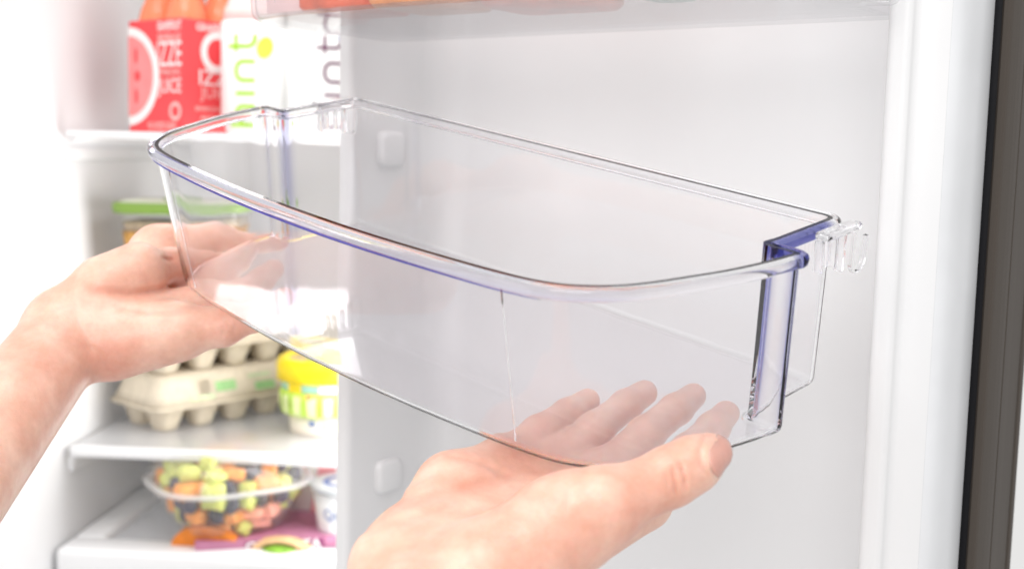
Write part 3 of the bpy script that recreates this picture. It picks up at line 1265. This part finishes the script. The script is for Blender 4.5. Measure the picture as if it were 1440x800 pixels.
# ---- far hand: palm up under the far end, thumb and index along the end wall
H2 = Hand(0.0012)
wr2 = P(98, 466, 0.79)
fa2 = P(-150, 800, 0.62)
i_m = P(222, 352, 0.868)
m_m2 = under(262, 398, 0.020)
m_r2 = under(292, 428, 0.021)
m_p2 = under(312, 459, 0.021)
t_c2 = P(150, 425, 0.79)
t_m2 = P(205, 375, 0.815)
H2.group(0.014, 0, [
    cone(fa2, wr2, 0.0315, 0.0262),
    cone(wr2, i_m, 0.020, 0.0125), cone(wr2, m_m2, 0.020, 0.0130), cone(wr2, m_r2, 0.020, 0.0130), cone(wr2, m_p2, 0.021, 0.0115),
    cone(P(160, 485, 0.785), P(245, 470, 0.785), 0.022, 0.0165),
    cone(P(150, 405, 0.795), P(195, 380, 0.805), 0.021, 0.0175),
])
H2.group(0.005, 0.010, chain([P(190, 385, 0.808), P(240, 375, 0.832), P(300, 373, 0.862)], [0.0165, 0.0128, 0.0105]))
H2.group(0.004, 0.022, chain([i_m, P(302, 333, 0.892), P(342, 346, 0.905), P(395, 342, 0.930)], [0.0150, 0.0112, 0.0092, 0.0072]))
H2.group(0.004, 0.010, chain([m_m2, under(316, 388, 0.0105), under(337, 368, 0.009), under(352, 353, 0.0078)], [0.0120, 0.0095, 0.0086, 0.0072]))
H2.group(0.004, 0.010, chain([m_r2, under(345, 415, 0.0105), under(370, 396, 0.009), under(387, 381, 0.0078)], [0.0118, 0.0093, 0.0084, 0.0072]))
H2.group(0.004, 0.010, chain([m_p2, under(362, 447, 0.0120), under(386, 432, 0.0098), under(403, 420, 0.0080)], [0.0112, 0.0086, 0.0076, 0.0066]))
H2.grooves = [
    ([(228, 362), (238, 366), (246, 366)], 0.0018, 0.0014, 0.7, 0.95),
    ([(130, 408), (180, 415), (225, 408), (268, 392)], 0.0022, 0.0034, 0.7, 0.95),
    ([(160, 432), (210, 440), (260, 436), (300, 424)], 0.0011, 0.0024, 0.7, 0.95),
    ([(312, 440), (316, 460), (310, 478)], 0.0010, 0.0014, 0.7, 0.95),
    ([(322, 440), (330, 458), (328, 474)], 0.0010, 0.0012, 0.7, 0.95),
    ([(290, 440), (291, 462)], 0.0005, 0.0014, 0.7, 0.95),
    ([(120, 480), (140, 500), (155, 525)], 0.0009, 0.0020, 0.7, 0.95),
    ([(105, 440), (120, 470), (130, 505)], 0.0006, 0.0022, 0.7, 0.95),
]
H2.blush = [(P(300, 373, .855), 0.016, 0.5), (P(150, 500, .77), 0.028, 0.55), (P(250, 405, .82), 0.03, 0.35), (P(330, 455, .78), 0.02, 0.4),
            (P(240, 366, .82), 0.010, 0.6), (P(60, 540, .74), 0.03, 0.4), (P(395, 342, .93), 0.03, 0.6), (m_m2, .02, .4), (m_r2, .02, .4)] + \
    [(under(x, y, 0.009), 0.02, 0.3) for x, y in ((352, 353), (387, 381), (403, 420))]
hand2 = finish_hand(H2, 'far hand, palm up, under the left end of the bin with forearm showing', wr2)


# ------------------------------------------------------------------ food on the shelves
UF = (Mf.to_3x3() @ Vector((1, 0, 0)))
DF = (Mf.to_3x3() @ Vector((0, 1, 0)))


def at_y(px, py, yl):
    """point where the pixel's line of sight meets the plane yl deep in the cabinet"""
    p0 = Mf @ Vector((0, yl, 0))
    d_ = ray(px, py)
    return CAM + d_ * ((p0 - CAM).dot(DF) / d_.dot(DF))


def disc(r, n=28, a0=0, a1=360, r_in=0.0):
    V, F = [], []
    if r_in:
        for i in range(n + 1):
            t = RAD(a0 + (a1 - a0) * i / n)
            V += [Vector((r * math.cos(t), r * math.sin(t), 0)), Vector((r_in * math.cos(t), r_in * math.sin(t), 0))]
        for i in range(n):
            F.append([2 * i, 2 * i + 2, 2 * i + 3, 2 * i + 1])
        return V, F
    V = [Vector((0, 0, 0))]
    for i in range(n + 1):
        t = RAD(a0 + (a1 - a0) * i / n)
        V.append(Vector((r * math.cos(t), r * math.sin(t), 0)))
    for i in range(n):
        F.append([0, i + 1, i + 2])
    return V, F


def rect(w, h):
    return [Vector((-w / 2, -h / 2, 0)), Vector((w / 2, -h / 2, 0)), Vector((w / 2, h / 2, 0)), Vector((-w / 2, h / 2, 0))], [[0, 1, 2, 3]]


# --- carton of juice bottles
S = 0.098
c0 = at_y(257, 180, 0.222)
Mc = Mrot(Vector((c0.x, c0.y, z_up + 0.0008)), FY + RAD(57))
carton = thing('juice_carton', 'red juice bottle carton with a grapefruit slice print on the top shelf', 'carton', Mc)
HC = 0.127
sharp(mk('carton_box', *box(0, S, 0, S, 0, HC, 0.0015, 1), 'carton_red', carton))


def left_face(shape, tx, ty, lift=0.0006):
    V, F = shape
    return [Vector((-lift, S / 2 - (v.x + tx), v.y + ty)) for v in V], F


def right_face(shape, tx, ty, lift=0.0006):
    V, F = shape
    return [Vector((S / 2 + v.x + tx, -lift, v.y + ty)) for v in V], F


g = mk('grapefruit_print', *left_face(disc(0.056, 30, -90, 90), -S / 2 + 0.001, 0.064), 'print_white', carton, smooth=False)
mk('fruit_flesh', *left_face(disc(0.046, 30, -90, 90), -S / 2 + 0.001, 0.064, 0.0010), 'carton_pink', carton, smooth=False)
for a, rr in ((62, 0.026), (0, 0.018), (-62, 0.026)):
    sh = [Vector((v.x * (0.45 if a else 0.8), v.y * (1.3 if a else 0.9), 0)) for v in disc(0.007, 12)[0]], disc(0.007, 12)[1]
    mk('pip', *left_face(sh, -S / 2 + 0.014 + 0.004 * math.cos(RAD(a)), 0.064 + rr * math.sin(RAD(a)), 0.0014), 'carton_red', carton, smooth=False)
hx = 0.0265
for body, w, h, ty, mt, b in (('IZZE', 0.043, 0.027, 0.088, 'print_white', 0.0), ('SPARKLING', 0.038, 0.008, 0.068, 'print_pale', 0.01), ('JUICE', 0.041, 0.021, 0.050, 'print_white', 0.0),
                              ('GRAPEFRUIT', 0.042, 0.010, 0.119, 'print_white', 0.02), ('BEVERAGE', 0.040, 0.008, 0.106, 'print_pale', 0.02), ('NO ADDED SUGAR', 0.050, 0.008, 0.008, 'print_pale', 0.02)):
    mk('lettering', *left_face(fit_text(body, w, h, b), hx - (0.014 if ty < 0.01 else 0), ty), mt, carton, smooth=False)
mk('seal_print', *left_face(disc(0.0105, 20, 0, 360, 0.0065), hx + 0.010, 0.024), 'print_pale', carton, smooth=False)
for body, w, h, ty, mt, b in (('GRAPEFRUIT', 0.060, 0.008, 0.119, 'print_white', 0.02), ('IZZE', 0.052, 0.017, 0.063, 'print_white', 0.0), ('JUICE', 0.050, 0.016, 0.044, 'print_pale', 0.0),
                              ('SPARKLING WATER', 0.064, 0.005, 0.028, 'print_pale', 0.02), ('AND FRUIT', 0.05, 0.005, 0.018, 'print_pale', 0.02)):
    mk('lettering', *right_face(fit_text(body, w, h, b), 0.0, ty), mt, carton, smooth=False)
mk('ring_print', *right_face(disc(0.024, 28, 0, 360, 0.015), 0.0, 0.092), 'print_white', carton, smooth=False)
# bottle shoulders standing out of the carton
bp = [(0.0225, 0.002), (0.0232, 0.006), (0.0232, 0.120), (0.0224, 0.130), (0.0198, 0.140), (0.0160, 0.149), (0.0130, 0.158), (0.0118, 0.172), (0.0118, 0.190)]
cp = [(0.0128, 0.1905), (0.0132, 0.192), (0.0132, 0.203), (0.0120, 0.205)]
bv, bf = lathe(bp, 28)
cv, cf = lathe(cp, 24)
bme = cme = None
for i, (x, y) in enumerate(((0.0245, 0.0245), (0.0735, 0.0245), (0.0245, 0.0735), (0.0735, 0.0735))):
    t = thing('juice_bottle', 'round orange juice bottle rising out of the red carton', 'bottle', Mc @ Matrix.Translation((x, y, 0.001)), 'juice bottles in the red carton')
    if bme is None:
        b_ = mk('bottle_glass', bv, bf, 'juice', t)
        c_ = mk('cap', cv, cf, 'cap_red', t)
        bme, cme = b_.data, c_.data
    else:
        for nm, me in (('bottle_glass', bme), ('cap', cme)):
            o = bpy.data.objects.new(nm, me)
            COL.objects.link(o)
            o.parent = t

# --- two white water bottles with upright lettering
RB = 0.040


def ribbon(pts, w):
    V, F = [], []
    P2 = []
    for i in range(len(pts) - 1):
        a, b = np.array(pts[i], float), np.array(pts[i + 1], float)
        m = max(1, int(np.linalg.norm(b - a) / 0.004))
        P2 += [a + (b - a) * k / m for k in range(m)]
    P2.append(np.array(pts[-1], float))
    for i, p in enumerate(P2):
        a = P2[max(0, i - 1)]
        b = P2[min(len(P2) - 1, i + 1)]
        t_ = (b - a) / np.linalg.norm(b - a)
        n_ = np.array([-t_[1], t_[0]]) * w / 2
        V += [Vector((*(p + n_), 0)), Vector((*(p - n_), 0))]
    for i in range(len(P2) - 1):
        F.append([2 * i, 2 * i + 1, 2 * i + 3, 2 * i + 2])
    return V, F


def hint_letters(length, height, w):
    """the word in thin round strokes, turned to read upwards"""
    arch = lambda x: [(x, 0), (x, 0.62), (x + 0.06, 0.62)] and [(x, 0.0), (x, 0.42)] + [(x + 0.30 - 0.30 * math.cos(RAD(q)), 0.42 + 0.26 * math.sin(RAD(q))) for q in range(15, 180, 15)] + [(x + 0.60, 0.42), (x + 0.60, 0.0)]
    st = [[(0, 0), (0, 1.0)], arch(0.0), [(1.02, 0), (1.02, 0.68)], arch(1.44),
          [(2.52, 1.0), (2.52, 0.26)] + [(2.52 + 0.26 - 0.26 * math.cos(RAD(q)), 0.26 - 0.26 * math.sin(RAD(q))) for q in range(15, 100, 15)] + [(2.90, 0.0)], [(2.36, 0.68), (2.90, 0.68)]]
    parts = []
    for p_ in st:
        V, F = ribbon([(x / 2.9 * length - length / 2, y * height - height / 2) for x, y in p_], w)
        parts.append(([Vector((-v.y, v.x, 0)) for v in V], F))
    return join(parts)


def water_bottle(px, label, ink, picture):
    c = at_y(px, 170, 0.262)
    ang = math.atan2(c.x - CAM.x, c.y - CAM.y)
    t = thing('water_bottle', label, 'bottle', Mrot(Vector((c.x, c.y, z_up + 0.0008)), -ang), 'white water bottles on the top shelf')
    mk('label_sleeve', *lathe([(RB - 0.004, 0), (RB, 0.004), (RB, 0.125), (RB - 0.001, 0.1262)], 48), 'bottle_white', t)
    mk('bottle_shoulder', *lathe([(RB - 0.0015, 0.1265), (RB - 0.003, 0.138), (RB - 0.010, 0.154), (0.020, 0.168), (0.015, 0.176), (0.015, 0.186)], 40), 'bottle_pink', t)
    mk('cap', *lathe([(0.0165, 0.1865), (0.017, 0.188), (0.017, 0.202), (0.0155, 0.204)], 32), 'bottle_white', t)

    def wrapc(shape, x0, z0, lift=0.0007):
        V, F = shape
        out = []
        for v in V:
            a = (v.x + x0) / RB
            out.append(Vector(((RB + lift) * math.sin(a), -(RB + lift) * math.cos(a), v.y + z0)))
        return out, F
    return t, wrapc


t, wrapc = water_bottle(361, 'white water bottle with lime green upright lettering beside the red carton', 'lime', True)
mk('lettering', *wrapc(hint_letters(0.100, 0.032, 0.0042), -0.018, 0.060), 'lime', t, smooth=False)
blob = [Vector((v.x * 1.0, v.y * 1.25 + 0.25 * v.x, 0)) for v in disc(0.0095, 20)[0]], disc(0.0095, 20)[1]
mk('fruit_picture', *wrapc(blob, 0.009, 0.096), 'lime_pale', t, smooth=False)
t, wrapc = water_bottle(452, 'white water bottle with thin plum upright lettering next to the open door', 'plum', False)
mk('lettering', *wrapc(hint_letters(0.100, 0.028, 0.0030), 0.008, 0.060), 'plum', t, smooth=False)
mk('star_print', *wrapc(disc(0.0026, 8), 0.0215, 0.108), 'blue_print', t, smooth=False)

# --- two stacked egg cartons
e1, e2 = on_z(232, 604, z_mid), on_z(392, 576, z_mid)
ea = math.atan2((e2 - e1).y, (e2 - e1).x)
EL, EW = 0.300, 0.104
off = Matrix.Rotation(ea, 4, 'Z') @ Vector((0.027, 0.027, 0))


def egg_carton(label, base):
    t = thing('egg_carton', label, 'egg carton', Mrot(base, ea), 'egg cartons stacked on the glass shelf')
    cups = []
    for i in range(6):
        for j in range(2):
            cx, cyy = 0.027 + i * 0.0492, 0.027 + j * 0.050
            rings = []
            for z, w in ((0.0, 0.020), (0.0015, 0.0245), (0.012, 0.031), (0.024, 0.040), (0.0290, 0.0475)):
                rings.append([(cx + p[0], cyy + p[1], z) for p in rrect(w, w, w * 0.3, 0, 3)])
            cups.append(loft(rings))
    sharp(mk('egg_tray', *join(cups), 'pulp', t), 60)
    fl_ = [rrect(EL + 0.010, EW + 0.010, 0.016, z, 5, EL / 2, EW / 2) for z in (0.0285, 0.0318)]
    mk('rim_flange', *loft(fl_), 'pulp', t)
    rings = []
    for z, ins in ((0.0322, -0.003), (0.045, 0.002), (0.060, 0.007), (0.066, 0.011), (0.069, 0.018)):
        rings.append(rrect(EL - 2 * ins, EW - 2 * ins, 0.018, z, 6, EL / 2, EW / 2))
    mk('lid', *loft(rings), 'pulp', t)
    return t


def lid_front(shape, tx, tz):
    V, F = shape
    out = []
    for v in V:
        z = tz + v.y
        yy = -0.003 + (z - 0.0322) / (0.060 - 0.0322) * 0.010
        out.append(Vector((tx + v.x, yy - 0.0009, z)))
    return out, F


eb = e1 - Vector((off.x, off.y, 0)) + Vector((0, 0, 0.0006))
c1 = egg_carton('grey pulp egg carton with green stamps, lower one on the glass shelf', eb)
for tx, tz, w, h, m in ((0.098, 0.049, 0.030, 0.012, 'pulp_print'), (0.156, 0.043, 0.030, 0.010, 'pulp_print'), (0.062, 0.039, 0.036, 0.006, 'pulp_print_pale'), (0.150, 0.056, 0.034, 0.005, 'pulp_print_pale')):
    mk('stamp', *lid_front(rect(w, h), tx, tz), m, c1, smooth=False)
sharp(mk('latch', *lid_front((box(-0.008, 0.008, -0.008, 0.008, -0.001, 0.002, 0.001, 1)), 0.068, 0.051), 'pulp', c1))
egg_carton('grey pulp egg carton behind the far hand, upper one of the stack', eb + Vector((0, 0, 0.0705)))

# --- yellow lidded dip tub
tc_ = on_z(458, 604, z_mid)
t = thing('dip_tub', 'dip tub with yellow lid and green leaf wrap beside the egg cartons', 'tub', Mrot(Vector((tc_.x, tc_.y, z_mid + 0.0006)), RAD(15)))
mk('tub_base', *lathe([(0.040, 0), (0.043, 0.002), (0.0455, 0.024)], 48), 'tub', t)
mk('base_print', *lathe([(0.0452, 0.006), (0.0468, 0.017)], 20, RAD(-100), RAD(-40)), 'wrap_light', t)
mk('blue_dot', *lathe([(0.0454, 0.013), (0.0466, 0.020)], 6, RAD(-122), RAD(-112)), 'blue_print', t)
mk('leaf_wrap', *lathe([(0.0480, 0.0245), (0.0540, 0.026), (0.0560, 0.050), (0.0545, 0.0545)], 48), 'wrap_green', t)
for k in range(18):
    a = RAD(20 * k + 6)
    mk('leaf', *lathe([(0.0545, 0.027), (0.0566, 0.034), (0.0572, 0.044), (0.0566, 0.050)], 4, a - 0.10, a + 0.10), 'wrap_light', t)
mk('teal_band', *lathe([(0.0535, 0.0548), (0.0545, 0.0647)], 48), 'teal', t)
mk('price_print', *lathe([(0.0550, 0.0545), (0.0556, 0.0645)], 8, RAD(-150), RAD(-128)), 'yellow', t)
mk('white_print', *lathe([(0.0550, 0.0553), (0.0556, 0.0643)], 8, RAD(-105), RAD(-60)), 'print_white', t)
mk('flower_print', *lathe([(0.0574, 0.048), (0.0578, 0.054)], 4, RAD(-121), RAD(-113)), 'snack_orange', t)
mk('lid', *lathe([(0.055, 0.0650), (0.0595, 0.0660), (0.0600, 0.084), (0.0575, 0.0905), (0.0530, 0.093), (0.047, 0.0915), (0.046, 0.0895)], 56), 'yellow', t)
mk('lid_picture', *lathe([(0.0452, 0.0898), (0.0450, 0.0901)], 40), 'lid_tan', t)
leafp = disc(0.012, 10)
mk('picture_leaf', [Vector((v.x * 1.5 - 0.012, v.y - 0.022, 0.0906)) for v in leafp[0]], leafp[1], 'leaf', t, smooth=False)
mk('picture_patch', [Vector((v.x * 1.4 + 0.006, v.y * 0.7 - 0.028, 0.0909)) for v in leafp[0]], leafp[1], 'print_white', t, smooth=False)

# --- green lidded food box standing on the egg cartons
gz0 = z_mid + 0.0706 * 2 + 0.0004
gz1 = P(205, 297, 1.47).z
gc = at_y(262, 300, 0.32)
hh = gz1 - gz0
t = thing('food_container', 'clear food box of amber stew with a green lid on the egg cartons', 'container', Mrot(Vector((gc.x, gc.y, gz0)), FY + RAD(6)))
W0, W1 = 0.108, 0.138
mk('stew', *loft([rrect(W0 + (W1 - W0) * k / 5 - 0.004, (W0 + (W1 - W0) * k / 5) * .8 - 0.004, 0.02, 0.003 + (hh * 0.80) * k / 5, 6) for k in range(6)]), 'stew', t)
mk('rice_layer', *loft([rrect(W1 * (0.965 + 0.03 * k) - 0.005, W1 * .8 * (0.965 + 0.03 * k) - 0.005, 0.02, hh * (0.82 + 0.10 * k), 6) for k in (0, 1)]), 'stew_layer', t)
mk('box_wall', *loft([rrect(W0 + (W1 - W0) * k / 5, (W0 + (W1 - W0) * k / 5) * .8, 0.022, 0.001 + (hh - 0.002) * k / 5, 6) for k in range(6)], cap1=False), 'wrap', t)
mk('lid', *loft([rrect(W1 + d_, W1 * .8 + d_, 0.024, hh + z, 6) for z, d_ in ((0, 0.010), (0.001, 0.0145), (0.0105, 0.016), (0.0128, 0.012))]), 'green_lid', t)
mk('lid_top', *loft([rrect(W1 + d_, W1 * .8 + d_, 0.022, hh + z, 6) for z, d_ in ((0.0130, 0.002), (0.0150, -0.002))]), 'lid_clear', t)
mk('lid_tab', *box(-0.02, 0.02, -0.03, -0.012, hh + 0.0152, hh + 0.018, 0.001, 1), 'green_lid', t)

# --- fruit bowl standing on a flat packet in the tray
zt_ = z_low - 0.0057
pc = on_z(368, 768, zt_)
t = thing('food_packet', 'flat packet with purple label lying under the fruit bowl', 'packet', Mrot(Vector((pc.x, pc.y, zt_)), FY + RAD(18)))
sharp(mk('packet_body', *box(-0.075, 0.085, -0.02, 0.10, 0.0002, 0.015, 0.003, 2), 'mauve', t))
sharp(mk('label_band', *box(-0.020, 0.070, -0.0206, -0.0201, 0.002, 0.0135), 'purple', t))
tv, tf = fit_text('CUT PASTA', 0.085, 0.011, 0.02)
mk('lettering', [Vector((v.x + 0.024, -0.0211, v.y + 0.0075)) for v in tv], tf, 'print_white', t, smooth=False)
bc = on_z(322, 736, zt_ + 0.016)
Mbowl = Mrot(Vector((bc.x, bc.y, zt_ + 0.0158)), FY + RAD(38)) @ Matrix.Scale(1.17, 4)
bowl = thing('fruit_bowl', 'clear plastic bowl heaped with cut fruit on the purple packet', 'bowl', Mbowl)


def sq(w, z, r=0.35):
    return rrect(w, w * 0.88, w * r, z, 6)


BW = ((0.0, 0.094), (0.004, 0.104), (0.022, 0.124), (0.046, 0.146))
mk('bowl_wall', *loft([sq(w, z) for z, w in BW], cap1=False), 'wrap', bowl)
V, F = [], []
rr_ = [sq(0.146, 0.0462), sq(0.160, 0.0468), sq(0.160, 0.0505), sq(0.148, 0.0512)]
V, F = loft(rr_ + [rr_[0]], False, False)
mk('bowl_rim', V, F, 'rim_wrap', bowl)
mk('bowl_lid', *loft([sq(w, z) for z, w in ((0.0516, 0.150), (0.066, 0.142), (0.078, 0.120), (0.082, 0.085))], cap0=False), 'wrap', bowl)


def chunk_mesh(kind, seed):
    rnd = random.Random(seed)
    if kind == 'grape':
        V, F = lathe([(0.0078 * math.sin(RAD(a)), 0.0105 - 0.0095 * math.cos(RAD(a))) for a in (8, 30, 55, 80, 105, 130, 155, 172)], 12)
        V = [Vector(v) - Vector((0, 0, 0.0105)) for v in V]
    else:
        s = 0.0080 + rnd.random() * 0.0025
        V, F = box(-s * 1.2, s * 1.2, -s * 0.8, s * 0.8, -s * 0.75, s * 0.75, s * 0.42, 3)
        V = [v + Vector((rnd.uniform(-1, 1), rnd.uniform(-1, 1), rnd.uniform(-1, 1))) * 0.0012 for v in V]
    me = bpy.data.meshes.new('fruit_chunk')
    me.from_pydata([tuple(v) for v in V], [], F)
    me.polygons.foreach_set('use_smooth', [True] * len(me.polygons))
    me.materials.append(MAT[kind])
    return me


chunks = {k: [chunk_mesh(k, 11 * i + j) for j in range(3)] for i, k in enumerate(('melon', 'honeydew', 'grape', 'watermelon'))}
FL = {'melon': ('orange melon chunk in the fruit bowl', 'melon chunk'), 'honeydew': ('pale green melon chunk in the fruit bowl', 'melon chunk'),
      'grape': ('dark grape in the fruit bowl', 'grape'), 'watermelon': ('pink melon chunk in the fruit bowl', 'melon chunk')}
rf = random.Random(5)
spots = []
for z, w, m in ((0.009, 0.088, 5), (0.022, 0.106, 6), (0.036, 0.122, 7), (0.050, 0.126, 7), (0.063, 0.112, 6), (0.072, 0.070, 4)):
    for i in range(m):
        for j in range(m):
            x = (i + 0.5) / m - 0.5
            y = (j + 0.5) / m - 0.5
            if x * x + y * y > 0.30:
                continue
            spots.append((x * w + rf.uniform(-.003, .003), y * w * 0.88 + rf.uniform(-.003, .003), z + rf.uniform(-.002, .002), w))
for (x, y, z, w) in spots:
    # orange melon to the left and bottom, greens in the middle, grapes to the right
    k = rf.choices(('melon', 'honeydew', 'grape', 'watermelon'), (4, 3.2, 2.6, 0.7))[0]
    o = bpy.data.objects.new({'melon': 'melon_chunk', 'honeydew': 'melon_chunk', 'grape': 'grape', 'watermelon': 'melon_chunk'}[k], rf.choice(chunks[k]))
    COL.objects.link(o)
    o.matrix_world = Mbowl @ Matrix.Translation((x, y, z)) @ Matrix.Rotation(rf.uniform(0, 6.28), 4, 'Z') @ Matrix.Rotation(rf.uniform(-.5, .5), 4, 'X')
    tag(o, *FL[k], group={'melon': 'orange melon chunks in the bowl', 'honeydew': 'green melon chunks in the bowl', 'grape': 'grapes in the bowl', 'watermelon': 'pink melon chunks in the bowl'}[k])

# --- an orange wedge and a filled roll in front of the bowl
p = on_z(285, 778, zt_)
V, F = [], []
for k in range(13):
    a = RAD(180 * k / 12)
    for s_ in (-1, 1):
        V.append(Vector((0.040 * math.cos(a), s_ * 0.012 * (0.25 + 0.75 * math.sin(a)), 0.001 + 0.030 * math.sin(a))))
for k in range(12):
    F.append([2 * k, 2 * k + 1, 2 * k + 3, 2 * k + 2])
F.append([2 * k for k in range(13)][::-1])
F.append([2 * k + 1 for k in range(13)])
w = fixn(mk('orange_wedge', V, F, 'orange', None))
w.matrix_world = Mrot(Vector((p.x, p.y, zt_)) + DF * 0.012, FY)
sharp(w)
tag(w, 'orange fruit wedge lying behind the tray front', 'orange wedge')
p = on_z(392, 780, zt_)
t = thing('filled_roll', 'tan bread roll with green filling behind the tray front', 'bread roll', Mrot(Vector((p.x, p.y, zt_)) + DF * 0.008, FY) @ Matrix.Diagonal((1.05, 1, 0.62, 1)))
V, F = [], []
for k in range(17):
    a = RAD(180 * k / 16)
    for r_, y in ((0.030, -0.006), (0.032, 0.006), (0.024, 0.008), (0.022, -0.008)):
        V.append(Vector((r_ * 1.1 * math.cos(a), y, 0.001 + r_ * 0.9 * math.sin(a))))
for k in range(16):
    for q in range(4):
        F.append([4 * k + q, 4 * k + (q + 1) % 4, 4 * k + 4 + (q + 1) % 4, 4 * k + 4 + q])
F += [[0, 1, 2, 3], [67, 66, 65, 64]]
fixn(mk('crust', V, F, 'crust', t))
mk('filling', *lathe([(0.002, 0.0), (0.018, 0.002), (0.020, 0.010), (0.010, 0.016), (0.002, 0.017)], 18), 'leaf', t)

# --- white packet with a pink stripe standing behind
p = at_y(447, 780, 0.315)
t = thing('striped_packet', 'white packet with a slanting pink stripe standing behind the fruit bowl', 'packet', Mrot(Vector((p.x, p.y, zt_)), FY + RAD(-4)))
sharp(mk('packet_body', *box(-0.035, 0.075, 0.0, 0.03, 0.0003, 0.105, 0.002, 2), 'whitecard', t))
mk('stripe', [Vector(q) for q in ((-0.012, -0.0006, 0.003), (0.008, -0.0006, 0.003), (0.030, -0.0006, 0.103), (0.006, -0.0006, 0.103))], [[0, 1, 2, 3]], 'pinkcard', t, smooth=False)

# --- yogurt tub, half behind the door
p = at_y(487, 770, 0.262)
zb = zt_ + 0.0004
t = thing('yogurt_tub', 'white yogurt tub with blue ringed lid beside the pink striped packet', 'tub', Mrot(Vector((p.x, p.y, zb)), RAD(0)))
mk('tub_body', *lathe([(0.030, 0), (0.032, 0.002), (0.040, 0.062)], 44), 'tubwhite', t)
mk('lid', *lathe([(0.041, 0.0622), (0.0435, 0.063), (0.0435, 0.068), (0.042, 0.0695), (0.040, 0.0685)], 48), 'foil', t)
mk('lid_top', *lathe([(0.0398, 0.0686), (0.0397, 0.0690)], 40), 'tubwhite', t)
rv, rf_ = disc(0.028, 40, 0, 360, 0.021)
mk('ring_print', [Vector((v.x, v.y, 0.0694)) for v in rv], rf_, 'blue_print', t, smooth=False)
tv, tf = fit_text('Quark', 0.046, 0.015, 0.0)
mk('lettering', [Vector((0.0384 * math.sin(v.x / 0.0372), -0.0384 * math.cos(v.x / 0.0372), v.y + 0.038)) for v in tv], tf, 'blue_print', t, smooth=False)

# --- packets inside the upper bin
zf = -BH + 0.0036


def bin_packet(name, label, x0, x1, y0, y1, h, mat):
    Mp = Mu @ Matrix.Translation(((x0 + x1) / 2, (y0 + y1) / 2, zf))
    t = thing(name, label, 'packet', Mp)
    w, d_ = (x1 - x0), (y1 - y0)
    rings = [rrect(w * s, d_ * s, 0.008, z, 4) for z, s in ((0, 0.93), (0.003, 1.0), (h * 0.6, 1.02), (h, 0.96))]
    mk('packet_film', *loft(rings), mat, t)
    return t, w, d_


bin_packet('snack_packet', 'pale pink packet at the left end of the upper bin', -0.182, -0.140, -0.150, -0.085, 0.07, 'snack_pale')
t, w, d_ = bin_packet('snack_packet', 'red packet with green oval emblem in the upper bin', -0.136, -0.080, -0.165, -0.110, 0.08, 'snack_red')
mk('band_print', *box(-w * .48, w * .48, -d_ / 2 - 0.0022, -d_ / 2 - 0.0012, 0.010, 0.016), 'snack_orange', t, smooth=False)
ev, ef = disc(0.016, 24)
mk('emblem', [Vector((v.x * 1.1 - 0.002, -d_ / 2 - 0.0020, v.y * 0.55 + 0.032)) for v in ev], ef, 'snack_green', t, smooth=False)
ev, ef = disc(0.011, 24)
mk('emblem_centre', [Vector((v.x * 1.1 - 0.002, -d_ / 2 - 0.0026, v.y * 0.5 + 0.032)) for v in ev], ef, 'wrap_light', t, smooth=False)
bin_packet('snack_packet', 'orange packet right of the emblem packet in the upper bin', -0.076, -0.018, -0.165, -0.105, 0.07, 'snack_orange')
t, w, d_ = bin_packet('snack_packet', 'long red orange packet in the middle of the upper bin', -0.014, 0.060, -0.135, -0.080, 0.06, 'snack_red')
mk('band_print', *box(-w * .48, w * .48, -d_ / 2 - 0.0022, -d_ / 2 - 0.0012, 0.004, 0.012), 'snack_orange', t, smooth=False)
bin_packet('snack_packet', 'teal packet right of the red packets in the upper bin', 0.092, 0.120, -0.140, -0.100, 0.06, 'teal')
